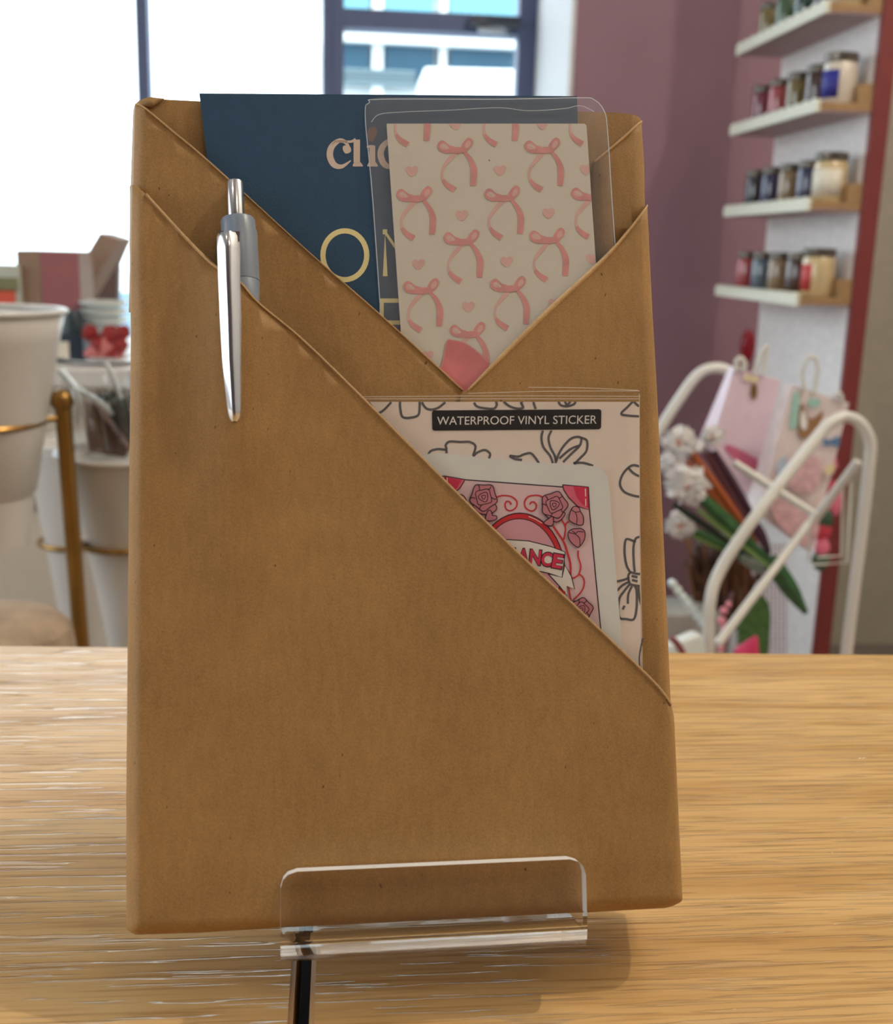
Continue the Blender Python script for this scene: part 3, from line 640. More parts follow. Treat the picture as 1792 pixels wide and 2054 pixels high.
# roses
def rose(cx, cy, r, seed):
    rnd = random.Random(seed)
    def ring(rr, k, amp, ph, ox=0, oy=0): return [(cx+ox+rr*(1+amp*(1 if j % 2 else -1))*math.cos(ph+2*PI*j/(2*k)), cy+oy+rr*(1+amp*(1 if j % 2 else -1))*math.sin(ph+2*PI*j/(2*k))) for j in range(2*k)]
    fil(ring(r, 5, .09, rnd.random()), 7)
    fil(ring(r*.62, 4, .12, rnd.random()+.4), 7, w_=1.7); fil(ring(r*.36, 3, .14, rnd.random()), 7, w_=1.6); fil(ring(r*.15, 3, .15, .5), 7, w_=1.4)
    for j in range(5):
        a = rnd.random()*.6+j*2*PI/5; b.ribbon([g7(cx+r*.62*math.cos(a), cy+r*.62*math.sin(a)), g7(cx+r*.82*math.cos(a+.15), cy+r*.82*math.sin(a+.15)), g7(cx+r*.98*math.cos(a+.1), cy+r*.98*math.sin(a+.1))], 1.6, lay(), 9, k=3)
fil([(400, 330), (440, 390), (500, 410), (570, 400), (615, 350), (560, 300), (440, 300)], 7)
rose(495, 255, 118, 2)
fil([(540, 375), (520, 410), (515, 460), (560, 470), (610, 455), (610, 425), (575, 420), (565, 385)], 7)
fil([(1045, 395), (1075, 440), (1150, 480), (1210, 440), (1215, 390)], 7)
rose(1130, 325, 115, 5)
fil([(1115, 430), (1070, 455), (1035, 490), (1085, 515), (1118, 505), (1122, 465)], 7)
fil([(1275, 385), (1305, 340), (1350, 350), (1365, 385), (1390, 430), (1388, 500), (1340, 505), (1270, 470), (1265, 430)], 7); b.ribbon([g7(*p) for p in ((1285, 370), (1320, 390), (1365, 385))], 1.6, lay(), 9); b.ribbon([g7(*p) for p in ((1320, 390), (1335, 440), (1330, 500))], 1.6, lay(), 9)
fil([(1255, 575), (1290, 545), (1330, 540), (1375, 540), (1405, 570), (1400, 640), (1350, 705), (1300, 680), (1262, 630)], 7)
b.ribbon([g7(*p) for p in ((1262, 575), (1320, 590), (1358, 630), (1360, 700))], 1.7, lay(), 9); b.ribbon([g7(*p) for p in ((1290, 560), (1325, 580), (1345, 565), (1395, 570))], 1.7, lay(), 9)
fil([(240, 270), (280, 232), (320, 250), (350, 310), (355, 380), (300, 340)], 7); b.ribbon([g7(*p) for p in ((285, 340), (300, 290), (325, 275))], 1.7, lay(), 9)
rose(1375, 1265, 98, 9); fil([(1330, 1330), (1400, 1350), (1440, 1350), (1420, 1385), (1370, 1380)], 7)
b.build('vinyl_sticker', [STW, STP, WHITEI, STO, PKD, MAG, RED, STR, WHITEI, LN], sp, org=SO, smooth=False)['label'] = 'white vinyl sticker with pink roses, red oval and crimson lettering'
b = MB(); b.poly([P(x, y, .00605) for x, y in [(680, 795), (1285, 783), (1290, 1060), (1290, 1395), (1240, 1400), (690, 830)]])
for s_ in ([(712, 796), (1000, 794), (1285, 795)], [(700, 800), (1284, 800)], [(940, 789), (1090, 785), (1284, 784)], [(1060, 777), (1170, 778), (1280, 783)], [(1283, 790), (1284, 1060), (1290, 1380)]): b.ribbon([tuple(p) for p in s_], 1.3, .00608, 1)
b.ribbon([(1290, 1280), (1283, 1320), (1287, 1362)], 3.5, .00609, 2)
b.build('clear_sleeve', [FILM2, SEAM, INKG], sp, org=SO, smooth=False)['label'] = 'clear plastic sleeve'
tag(sp, 'waterproof vinyl sticker in a clear packet, tucked behind the diagonal front flap', 'sticker')

# ------------------------------------------------------------------ pen
def PB(x, y, n): return P(x, y, n)
pn = .0042+.0012
pen = empty('ballpoint_pen', None, BM@Matrix.Translation(P(482, 560, pn))); PO = P(482, 560, pn)
def pxw(k): return (P(482+k, 600, pn)-P(482, 600, pn)).length
t0, t1 = P(471, 363, pn), P(474, 445, pn); ax = (t1-t0)
b = MB(); r = pxw(18)
b.tube([t0, t0+ax*.02, t0+ax*.05, t1], [r*.80, r*.93, r, r], n=28); b.build('plunger', CHR, pen, org=PO, bevel=0)
c0, c1 = P(477, 437, pn), P(479, 466, pn); b = MB(); d_ = c1-c0
b.tube([c0, c0+d_*.08, c0+d_*.25, c0+d_*.8, c1, c1+d_*.15], [pxw(20), pxw(32), pxw(35), pxw(35), pxw(37), pxw(37)], n=36); b.build('collar', PLG, pen, org=PO)
c0, c1 = P(479, 464, pn), P(484, 565, pn); c2, c3 = P(487, 640, pn), P(492, 740, pn-.002)
b = MB(); b.tube([c0, c0.lerp(c1, .05), c1], [pxw(36), pxw(37.5), pxw(37.5)], n=40); b.build('upper_barrel', PLG, pen, org=PO)
b = MB(); b.tube([c1, c1.lerp(c2, .02), c2, c3], [pxw(36.3), pxw(37.2), pxw(33), pxw(22)], n=40); b.build('lower_barrel', PLG, pen, org=PO)
b = MB(); st = [(458, 469, 45, .0108), (458, 476, 46, .0112), (459, 500, 46, .0114), (460, 560, 44, .0116), (463, 640, 43, .0118), (465, 720, 38, .0116), (468, 780, 33, .0108), (470, 820, 28, .0100), (471, 838, 25, .0097), (471, 846, 17, .0095)]
K = 13; vs = []
for (x, y, w_, n_) in st:
    for k in range(K):
        th = PI*k/(K-1); xx = -math.cos(th)
        vs.append(P(x+xx*w_/2, y, n_)+Vector((0, 0, (1-abs(xx)**1.5)*pxw(w_)*.40)))
    for k in range(3): vs.append(P(x+(1-k)*w_/2*.8, y, n_)-Vector((0, 0, .0009)))
KK = K+3; b.add(vs, [(i*KK+k, i*KK+(k+1) % KK, (i+1)*KK+(k+1) % KK, (i+1)*KK+k) for i in range(len(st)-1) for k in range(KK)]+[tuple(range(KK)), tuple((len(st)-1)*KK+k for k in range(KK))])
b.obox(P(462, 482, .0090), (Vector((pxw(20), 0, 0)), Vector((0, pxw(10), 0)), Vector((0, 0, .0028))))
b.build('pocket_clip', CHR, pen, org=PO, ang=50)['label'] = 'polished chrome clip'
tag(pen, 'chrome and grey retractable pen clipped over the parcel flap', 'pen')

# ================================================================== EASEL
L0 = P(563, 1800, .009); L1 = P(1171, 1800, .009); eu0, eu1 = L0.x, L1.x
def path(prof, th):
    out = []; inn = []
    for i, p in enumerate(prof):
        a = Vector(prof[max(i-1, 0)]); c = Vector(prof[min(i+1, len(prof)-1)]); t = (c-a).normalized(); q = Vector((-t.y, t.x))
        out.append(Vector(p)+q*th/2); inn.append(Vector(p)-q*th/2)
    return out, inn
g0 = .0098; top = P(700, 1740, g0).y
TH = .0038; vb_ = -.0034; nb = -THK-.0026
prof = [(g0, top), (g0, top-.0006), (g0, top-.0016), (g0, top-.0035), (g0, top-.012), (g0, vb_+.003), (g0-.0004, vb_+.0013), (g0-.0014, vb_+.0003), (g0-.003, vb_), (0, vb_), (nb+.003, vb_), (nb+.001, vb_+.0005), (nb, vb_+.003), (nb, .05), (nb, .115), (nb-.001, .119), (nb-.005, .121), (nb-.009, .118)]
ft = BM.inverted()@(BM@Vector((0, .118, nb-.009))+Vector((0, .035, 0))); zb = (BM@Vector((0, .118, nb))).z
foot = BM.inverted().to_3x3()@Vector((0, .02, -(zb-.004)))
prof.append((nb-.009+foot.z, .118+foot.y))
o_, i_ = path([Vector(p) for p in prof], TH); b = MB(); NN = len(prof)
def inset(i):                       # rounded top corners of the lip
    h = top-prof[i][1]; r = .0035
    return 0 if i > 4 or h >= r else r-math.sqrt(max(0, r*r-(r-h)**2))
vs = []
for i in range(NN):
    q = inset(i)
    for (u, s) in ((eu0+q, o_), (eu1-q, o_), (eu1-q, i_), (eu0+q, i_)):
        vs.append(Vector((u, s[i].y, s[i].x)))
fs = []; ms = []
for i in range(NN-1):
    for k in range(4):
        fs.append((i*4+k, i*4+(k+1) % 4, (i+1)*4+(k+1) % 4, (i+1)*4+k)); ms.append(1 if (k in (1, 3) and i < 4) else (2 if 5 <= i <= 8 or k in (1, 3) else 0))
fs += [(0, 1, 2, 3), tuple((NN-1)*4+k for k in range(4))]; ms += [1, 0]
b.add(vs, fs); b.m = ms
ea = b.build('display_easel', [ACR, ACE, ACB], mw=BM, org=Vector(((eu0+eu1)/2, 0, 0)), ang=35)
tag(ea, 'small clear acrylic display easel holding up the kraft parcel', 'easel')

# ================================================================== RIGHT SIDE: partition with shelves of jars
YN, YF = 2.25, 2.76
SH = [((1654, 25), (1478, 112)), ((1636, 224), (1465, 272)), ((1618, 423), (1452, 434)), ((1597, 612), (1433, 593))]
xP = at(1746, 218, YN).x+.004
pt = empty('display_partition', (xP, (YN+YF)/2, -.95))
def chl(mb, nm, m, root, **k):
    o = mb.build(nm, m, **k); o.parent = root; o.matrix_parent_inverse = root.matrix_world.inverted() if root.matrix_world != Matrix.Identity(4) else Matrix.Translation(-root.location); return o
b = MB(); b.box((xP, YN+.01, -.95), (xP+.04, YF, 1.9)); chl(b, 'panel', PANEL, pt)
b = MB(); b.box((xP-.001, YN-.008, -.95), (xP+.036, YN+.01, 1.9)); chl(b, 'post', REDP, pt, bevel=.004)['label'] = 'brick red post'
tag(pt, 'narrow speckled pale panel with a brick red post at its edge', 'partition')
JC = {'cream': (206, 184, 140), 'brown': (74, 44, 34), 'teal': (92, 108, 122), 'red': (178, 74, 78), 'olive': (126, 108, 60), 'green': (70, 96, 66), 'navy': (44, 44, 84), 'maroon': (128, 46, 66), 'black': (40, 34, 42), 'tan': (150, 124, 90), 'dark green': (40, 72, 62), 'white': (216, 206, 190)}
def coat(m): m.node_tree.nodes['Principled BSDF'].inputs['Coat Weight'].default_value = 1; m.node_tree.nodes['Principled BSDF'].inputs['Coat Roughness'].default_value = .04; return m
JM = {k: coat( mat('jar_'+k.replace(' ', '_'), v, .25, var=.05)) for k, v in JC.items()}
GLZ = mat('clear_jar_glass', (236, 236, 230), .05, spec=.8, var=.01); LID = mat('dark_jar_lid', (112, 104, 96), .28, .6)
LABW = mat('paper_label_cream', (226, 220, 204), .5); LBL = mat('paper_label_blue', (44, 44, 140), .5); LRD = mat('paper_label_red', (190, 60, 56), .5)
rows = [['olive', 'green', 'dark green', 'black', 'cream'], ['maroon', 'red', 'olive', 'brown', 'white'], ['black', 'navy', 'tan', 'navy', 'cream'], ['red', 'teal', 'tan', 'brown', 'cream']]
names = ['top', 'second', 'third', 'lowest']
place = ['far end of', 'second from far end of', 'third from far end of', 'next to big jar on', 'near end of']
for k, (pnr, pfr) in enumerate(SH):
    a = at(*pnr, YN); c = at(*pfr, YF); x0 = (a.x+c.x)/2; z0 = (a.z+c.z)/2
    sh = empty('wall_shelf', ((x0+xP)/2, (YN+YF)/2, z0))
    b = MB(); b.box((x0+.008, YN, z0+.004), (xP-.0005, YF, z0+.018)); chl(b, 'board', SHB, sh)
    b = MB(); b.box((x0+.006, YN+.002, z0), (xP-.0005, YF, z0+.004)); chl(b, 'underside', SHU, sh)
    b = MB(); b.box((xP-.03, YN, z0+.018), (xP-.0005, YF, z0+.055)); chl(b, 'back_rail', SHB, sh)
    # scalloped lip
    b = MB(); ns = 12; pr_ = []
    for i in range(ns*6+1):
        f = i/(ns*6); pr_.append((YN+(YF-YN)*f, z0+.020+.007*abs(math.sin(f*ns*PI))))
    q = [(y, z0) for y in (YN, YF)]; loop = [(YN, z0)]+[(YF, z0)]+pr_[::-1]; N = len(loop)
    b.add([(x0, y, zz) for y, zz in loop]+[(x0+.009, y, zz) for y, zz in loop], [tuple(range(N)), tuple(range(2*N-1, N-1, -1))]+[(i, (i+1) % N, N+(i+1) % N, N+i) for i in range(N)])
    chl(b, 'scalloped_lip', SHW, sh, smooth=False)
    tag(sh, f'cream shelf with scalloped lip on the pale panel, {names[k]} of the four', 'shelf', 'scalloped jar shelves on the panel')
    for j in range(5):
        big = j == 4; r = .034 if big else .028; hgt = .098 if big else .088
        y = YN+.05 if big else YN+.135+(3-j)*.105; x = x0+.009+.02+r
        root = empty('jar', (x, y, z0+.0182)); cm = JM[rows[k][j]]
        b = MB(); b.lathe([(0, 0), (r*.94, 0), (r, .003), (r, hgt*.76), (r*.9, hgt*.82), (r*.86, hgt*.84), (0, hgt*.84)], n=28)
        ob = b.build('glass_body', cm, root)
        b = MB(); b.lathe([(0, hgt*.83), (r*.95, hgt*.83), (r*.97, hgt*.85), (r*.97, hgt*.98), (r*.92, hgt), (0, hgt)], n=28); b.build('lid', LID, root)
        b = MB(); rr = r*1.012; lo, hi = hgt*.12, hgt*.66; A0, A1 = (math.radians(150), math.radians(290)); lm = LABW
        if k == 1 and big: A0, A1, lm = math.radians(150), math.radians(245), LBL
        if k == 3 and big: A0, A1, lm = math.radians(165), math.radians(225), LRD
        m_ = 14; vs = [(rr*math.cos(A0+(A1-A0)*i/m_), rr*math.sin(A0+(A1-A0)*i/m_), zz) for i in range(m_+1) for zz in (lo, hi)]
        if big:
            b.add(vs, [(2*i, 2*i+2, 2*i+3, 2*i+1) for i in range(m_)]); lb = b.build('label', lm, root)
            so = lb.modifiers.new('thickness', 'SOLIDIFY'); so.thickness = .0004
        nm = rows[k][j]
        tag(root, f'{"large" if big else "small"} {nm} jar, {place[j]} the {names[k]} scalloped shelf', 'jar', f'jars on the {names[k]} shelf')

# ================================================================== RIGHT SIDE: display table, rack, bags, flowers
ZT = -.47
TBL = mat('pink_table_top', (190, 160, 160), .5); b = MB(); b.box((.30, .95, ZT-.03), (1.0, 1.62, ZT)); rt = empty('display_table', (.7, 1.5, -.95))
chl(b, 'table_top', TBL, rt)
for x, y in ((.34, 1.0), (.96, 1.0), (.34, 1.58), (.96, 1.58)):
    b = MB(); b.tube([(x, y, -.95), (x, y, ZT-.03)], .016); chl(b, 'leg', WM, rt)
tag(rt, 'pink display table under the white tube rack, behind the counter', 'table')
rack = empty('card_rack', (.62, 1.3, ZT))
def px3(l): return [at(x, y, Y) for x, y, Y in l]
b = MB(); q = px3([(1420, 1500, 1.18), (1420, 1315, 1.18), (1424, 1215, 1.18), (1442, 1150, 1.19), (1500, 1058, 1.2), (1570, 965, 1.22), (1640, 878, 1.24), (1665, 850, 1.245), (1697, 836, 1.25), (1728, 850, 1.25), (1746, 885, 1.25), (1745, 925, 1.25), (1730, 1060, 1.25), (1712, 1200, 1.25), (1698, 1315, 1.25), (1680, 1500, 1.25)])
for p_ in (q[0], q[-1]): p_.z = ZT
b.tube(cat(q, 8), 13*pxm(1.2), n=14); chl(b, 'front_frame', WM2, rack)
b = MB(); q = px3([(1180, 1380, 1.55), (1225, 1010, 1.55), (1300, 900, 1.55), (1350, 820, 1.55), (1396, 756, 1.55), (1432, 738, 1.55), (1470, 748, 1.55), (1488, 785, 1.55), (1480, 850, 1.55), (1470, 930, 1.55), (1440, 1300, 1.55)])
q[0].z = ZT; q[-1].z = ZT
b.tube(cat(q, 8), 11*pxm(1.55), n=14); chl(b, 'back_frame', WM2, rack)
for l, rr in (([(1472, 928, 1.345), (1640, 1035, 1.30)], 9), ([(1638, 1038, 1.30), (1722, 925, 1.27)], 10), ([(1638, 1030, 1.30), (1440, 1292, 1.20)], 9), ([(1458, 808, 1.52), (1400, 905, 1.5)], 8)):
    b = MB(); b.tube(px3(l), rr*pxm(1.3), n=12); chl(b, 'crossbar', WM2, rack)
tag(rack, 'white bent tube rack with looped ends standing before the pale panel', 'rack')
b = MB()
for l in ([(1626, 1050, 1.3), (1622, 1126, 1.3), (1632, 1133, 1.27), (1700, 1128, 1.27), (1708, 965, 1.28)], [(1640, 1118, 1.3), (1688, 1115, 1.3), (1692, 960, 1.3)]): b.tube(px3(l), 2.6*pxm(1.28), n=8)
tag(b.build('wire_card_holder', WM2), 'thin white wire pocket hooked on the right of the tube rack', 'card holder')

def giftbag(name, quad, Y, mats, lab, prints, handles):
    root = empty(name, at(*quad[3], Y)); TL, TR, BR_, BL_ = [at(x, y, Y) for x, y in quad]; nrm = ((TR-TL).cross(BL_-TL)).normalized()
    if nrm.y < 0: nrm = -nrm
    d0 = nrm*.02; d1 = nrm*.05; b = MB(); mid = lambda a, c: (a+c)/2+nrm*.0
    b.add([TL, TR, BR_, BL_, TL+d0, TR+d0, BR_+d1, BL_+d1], [(0, 1, 2, 3), (7, 6, 5, 4), (0, 3, 7, 4), (1, 5, 6, 2), (3, 2, 6, 7)], 0)
    ob = chl(b, 'bag_body', mats[0], root, smooth=False); so = ob.modifiers.new('thickness', 'SOLIDIFY'); so.thickness = .0012
    for ip, (nm, m, pts) in enumerate(prints):
        p = MB(); pc = cat([(x, y, 0) for x, y in pts], 4, True); fr = [at(v.x, v.y, Y)-nrm*(.0015+ip*.0006) for v in pc]; N = len(fr)
        p.add(fr+[v+nrm*.0005 for v in fr], [tuple(range(N)), tuple(range(2*N-1, N-1, -1))]+[(i, (i+1) % N, N+(i+1) % N, N+i) for i in range(N)]); chl(p, nm, m, root)
    for hpts, rr in handles:
        p = MB(); p.tube(cat([at(x, y, Y-.002) for x, y in hpts], 6), rr*pxm(Y), n=8); chl(p, 'handle', WM2, root)
    tag(root, lab, 'gift bag', 'paper gift bags on the tube rack')
PB1 = mat('pink_white_bag', (240, 216, 228), .5, var=.05, vs=30); PB2 = mat('pastel_bag', (240, 226, 226), .5, var=.08, vs=60)
PT = lambda n_, c_: mat(n_, c_, .55)
PKP = PT('print_pink', (214, 110, 140)); MINT = PT('print_mint', (176, 220, 208)); TANP = PT('print_tan', (160, 122, 84)); BLUP = PT('print_blue', (96, 138, 178)); LBP = PT('print_pale_blue', (196, 212, 234)); YEL = PT('print_cream', (240, 226, 180))
FLP = mat('print_blush', (226, 186, 192), .55, var=.25, vs=90)
giftbag('paper_gift_bag', [(1474, 738), (1568, 764), (1506, 1000), (1428, 890)], 1.42, [PB1], 'pale pink paper bag with a gold tag, further left on the tube rack',
  [('printed_band', PKP, [(1462, 892), (1500, 910), (1520, 925), (1508, 960), (1480, 930), (1455, 900)]), ('gold_tag', GOLD, [(1508, 772), (1516, 770), (1518, 790), (1512, 802), (1506, 792)]), ('gold_sticker', YEL, [(1494, 752), (1520, 758), (1516, 766), (1494, 762)])],
  [([(1513, 748), (1524, 720), (1538, 694), (1536, 720), (1530, 752)], 4.5), ([(1480, 742), (1477, 726), (1486, 718), (1494, 728), (1492, 744)], 5)])
giftbag('paper_gift_bag', [(1588, 772), (1704, 808), (1628, 1110), (1522, 1030)], 1.36, [PB2], 'pastel paper bag printed with ears and a blue bow, nearer the red post',
  [('printed_patch', MINT, [(1592, 790), (1604, 795), (1600, 850), (1590, 860), (1584, 850)]), ('printed_patch', MINT, [(1622, 800), (1645, 802), (1640, 815), (1624, 815)]), ('printed_patch', TANP, [(1600, 862), (1606, 808), (1620, 836), (1632, 838), (1650, 824), (1642, 850), (1612, 880)]), ('printed_patch', WHITEI, [(1604, 850), (1608, 822), (1618, 842), (1614, 862)]),
   ('printed_patch', BLUP, [(1650, 878), (1664, 882), (1682, 874), (1680, 896), (1666, 890), (1652, 894)]), ('printed_patch', LBP, [(1560, 925), (1576, 915), (1572, 945), (1558, 950)]), ('printed_patch', YEL, [(1655, 935), (1672, 930), (1668, 948), (1654, 950)]), ('printed_patch', FLP, [(1545, 1000), (1600, 1005), (1640, 1040), (1620, 1095), (1560, 1050)]), ('printed_patch', FLP, [(1588, 915), (1640, 920), (1632, 980), (1580, 975)])],
  [([(1614, 782), (1610, 748), (1620, 720), (1634, 718), (1640, 740), (1634, 786)], 4.5), ([(1676, 800), (1678, 790), (1688, 792), (1690, 806)], 4)])
# red floral wrap behind the rack, right
b = MB()
for i in range(9):
    p = at(1660+random.randint(-14, 22), 900+i*28, 1.46); b.ball(p, .012, i % 3, 10, (1, .5, 1.3), .5, i)
tag(b.build('floral_garland', [PT('garland_red', (196, 60, 82)), PT('garland_pink', (226, 120, 146)), PT('garland_green', (62, 92, 70))]), 'red and pink artificial flower garland hanging beside the red post', 'garland')
# silk flowers: white bloom + folded coloured leaves
TIS = mat('white_tissue', (226, 224, 224), .7, bump=.5, bs=120, var=.05); TISP = mat('blush_petal_tip', (214, 160, 140), .7)
def flower(name, cx, cy, Y, s, leaves, lab, ang=0):
    c = at(cx, cy, Y); root = empty(name, c); r = s*pxm(Y)
    for i in range(6):
        a = ang+i*2*PI/6; b = MB(); d = Vector((math.cos(a)*.55, -.35+.2*math.sin(i*2), math.sin(a)*.55))
        b.ball(c+d*r*.7, r*.62, 0, 14, (1, .5, .9), 1.1, i+cx); chl(b, 'petal', TIS, root)
    b = MB(); b.ball(c+Vector((-.1*r, -.45*r, 0)), r*.3, 0, 12, (1, .7, .8), .4, 3); chl(b, 'flower_centre', TISP, root)
    for (x0, y0, x1, y1, w_, m) in leaves:
        a, e = at(x0, y0, Y), at(x1, y1, Y+.03); t = (e-a).normalized(); q = t.cross(Vector((0, 1, 0))).normalized(); b = MB(); K = 7; vs = []
        for i in range(K):
            f = i/(K-1); ww = w_*pxm(Y)/2*(math.sin(PI*min(.93, .22+f*.74))**.8); p = a.lerp(e, f)
            vs += [p+q*ww, p-Vector((0, ww*.7, 0)), p-q*ww, p+Vector((0, ww*.4, 0))]
        b.add(vs, [(i*4+k, i*4+(k+1) % 4, (i+1)*4+(k+1) % 4, (i+1)*4+k) for i in range(K-1) for k in range(4)]+[(0, 1, 2, 3), tuple((K-1)*4+k for k in range(4))]); chl(b, 'leaf', m, root)
    tag(root, lab, 'flower', 'white fabric flowers in the rack'); return root
ORG = PT('leaf_orange', (170, 84, 34)); PUR = PT('leaf_plum', (74, 40, 62)); MAU = PT('leaf_mauve', (110, 66, 78)); GRN = mat('leaf_green', (46, 96, 44), .5, var=.3, vs=60); GRL = PT('leaf_lime', (120, 156, 84)); DGR = PT('leaf_dark_green', (26, 44, 30)); SAGE = PT('leaf_sage', (130, 146, 136))
flower('fabric_flower', 1362, 885, 1.30, 34, [(1385, 905, 1520, 1090, 20, ORG), (1378, 925, 1510, 1095, 14, ORG)], 'white fabric flower on an orange folded leaf, highest in the rack')
flower('fabric_flower', 1428, 875, 1.32, 22, [(1432, 905, 1535, 1080, 22, PUR), (1418, 905, 1525, 1085, 24, MAU), (1515, 1050, 1545, 1110, 24, PUR)], 'small white fabric flower with plum leaves beside the pale pink bag', .4)
flower('fabric_flower', 1375, 970, 1.27, 42, [(1410, 1000, 1545, 1130, 34, GRN), (1400, 1022, 1560, 1150, 12, GRL), (1350, 1010, 1510, 1120, 16, DGR)], 'large white fabric flower with broad green leaves, nearest the parcel', .2)
flower('fabric_flower', 1362, 1052, 1.34, 30, [(1385, 1062, 1510, 1120, 22, GRN), (1390, 1076, 1500, 1124, 9, GRL), (1490, 1085, 1565, 1140, 26, DGR), (1545, 1120, 1618, 1230, 40, GRN), (1490, 1115, 1580, 1170, 34, SAGE)], 'low white fabric flower with a long pointed green leaf', .7)
flower('fabric_flower', 1345, 930, 1.33, 26, [], 'white fabric flower half hidden by the parcel edge', .1)
b = MB(); c = at(1440, 1150, 1.42); rr = 62*pxm(1.42)
for i in range(46):
    a = random.random()*PI*2; f = random.random(); x = 1375+random.random()*130; y = 1075+random.random()*60
    b.tube(cat([at(x, y, 1.42+.03*math.sin(a)), at(x+12*math.cos(a)+20*f, y+60, 1.40), at(1440+(x-1440)*.6+20*f, y+130, 1.42+.02*math.cos(a))], 3), 5*pxm(1.4), i % 2, 5)
b.ball(at(1452, 1140, 1.45), rr*.8, 0, 16, (.9, .5, 1.2), .3, 1)
tag(b.build('raffia_bundle', [PT('raffia_brown', (112, 72, 44)), PT('raffia_dark', (70, 42, 28))]), 'bundle of brown dried raffia behind the white tube rack', 'raffia', kind=None)
b = MB()
for i in range(13): b.tube(px3([(1480+i*8, 1090, 1.62), (1480+i*8, 1330, 1.62)]), 1.0*pxm(1.6), n=5)
for i in range(24): b.tube(px3([(1478, 1092+i*10, 1.62), (1580, 1096+i*10, 1.62)]), 1.0*pxm(1.6), n=5)
tag(b.build('wire_grid', PT('grid_rose', (150, 106, 112))), 'small pink wire grid panel standing behind the tube rack', 'grid')
b = MB(); prf = cat([(1490, 1330, 0), (1486, 1260, 0), (1500, 1215, 0), (1528, 1195, 0), (1546, 1230, 0), (1540, 1330, 0)], 5); fr = [at(v.x, v.y, 1.3) for v in prf]; N = len(fr)
b.add(fr+[v+Vector((0, .012, 0)) for v in fr], [tuple(range(N)), tuple(range(2*N-1, N-1, -1))]+[(i, (i+1) % N, N+(i+1) % N, N+i) for i in range(N)])
tag(b.build('leafy_bouquet_card', mat('leaf_card_green', (70, 110, 56), .6, var=.4, vs=120)), 'textured green leaf shaped card low behind the rack', 'card')
b = MB(); b.tube([at(1495, 1350, 1.24), at(1498, 1310, 1.24), at(1518, 1276, 1.24)], [.014, .016, .002], n=12); tag(b.build('pink_petal', PT('hot_pink', (206, 50, 100))), 'hot pink pointed petal in front of the green leaf card', 'petal')
b = MB(); PT1 = mat('glossy_pink', (236, 150, 164), .15)
for x, y, r in ((1452, 1225, 9), (1462, 1212, 7), (1448, 1245, 10), (1456, 1262, 11), (1450, 1282, 10), (1446, 1300, 9)): b.ball(at(x, y, 1.24), r*pxm(1.24), 0, 14)
tag(b.build('pink_toy', PT1), 'small glossy pink toy balloon figure beside the rack leg', 'toy')
b = MB(); g_a, g_b = at(1335, 1245, 1.35), at(1412, 1195, 1.43); b.box((g_a.x, g_a.y, ZT), tuple(g_b)); tag(b.build('grey_gift_box', PT('box_grey', (168, 168, 160)), bevel=.003), 'pale grey gift box by the parcel edge behind the counter', 'box')
CRY = mat('cut_crystal', (226, 240, 240), .05, spec=1, var=.05, vs=120, bump=.8, bs=400)
b = MB(); q = [at(1345, 1165, 1.2).lerp(at(1424, 1268, 1.2), i/16) for i in range(17)]; b.tube(q, [(.0055 if i % 2 else .0035) for i in range(17)], n=8); tag(b.build('crystal_wand', CRY, smooth=False), 'sparkling clear twisted stick leaning against the rack leg', 'stick')
for i, (x, y, s, l) in enumerate(((1382, 1296, 26, 'white faceted block at the foot of the rack, the larger one'), (1350, 1300, 17, 'white faceted block touching the parcel edge, the smaller one'))):
    b = MB(); c = at(x, y, 1.15); k = s*pxm(1.15); b.obox(c, (Vector((k, .3*k, .3*k)), Vector((-.3*k, k*.6, 0)), Vector((-.3*k, 0, k*.9)))); tag(b.build('faceted_block', mat('block_white', (232, 240, 238), .2), smooth=False, bevel=.003), l, 'block', 'white faceted blocks')
c = at(1366, 1318, 1.15); b = MB(); b.box((c.x-.045, 1.10, ZT), (c.x+.012, 1.17, c.z)); tag(b.build('display_riser', WM, bevel=.003), 'white display riser block under the faceted blocks behind the counter', 'riser')
b = MB(); b.tube(cat(px3([(1346, 1280, 1.13), (1358, 1290, 1.13), (1372, 1312, 1.13)]), 4), .0035); tag(b.build('red_ribbon', PT('ribbon_dark_red', (130, 50, 54))), 'dark red ribbon end beside the white blocks', 'ribbon')
b = MB(); b.ball(at(1500, 695, 2.9), .035, 0, 16, (.6, .4, 1.3)); tag(b.build('red_bauble', mat('bauble_red', (150, 24, 44), .15)), 'dark red glass bauble at the left edge of the pale panel', 'ornament')

# ================================================================== LEFT SIDE
def lathe_px(prof, Y, cx, mats, name, n=48, wob=0):   # prof: (half width px, y px)
    b = MB(); c0 = at(cx, prof[0][1], Y); pr = [(max(0, w_*pxm(Y)), at(cx, y, Y).z) for w_, y in prof]
    b.lathe(pr, (c0.x, Y, 0), n, wob=wob); return b
def bucket(cx, Y, prof, lab, rings):
    c = at(cx, prof[-1][1], Y); root = empty('flower_bucket', (at(cx, prof[0][1], Y).x, Y, c.z))
    inner = [(w_-3, y) for w_, y in prof][::-1]
    b = lathe_px(prof+[(0, prof[-1][1])], Y, cx, WM, 'x'); ob = chl(b, 'bucket_body', WM, root); so = ob.modifiers.new('thickness', 'SOLIDIFY'); so.thickness = .0012; so.offset = -1
    w0, y0 = prof[0]; z = at(cx, y0, Y).z; x = at(cx, y0, Y).x; r = w0*pxm(Y)
    b = MB(); b.tube([(x+r*math.cos(t*PI/24), Y+r*math.sin(t*PI/24), z) for t in range(49)], .0028, n=8, caps=False); chl(b, 'rolled_rim', WM, root)
    tag(root, lab, 'bucket', 'white metal flower buckets'); return root
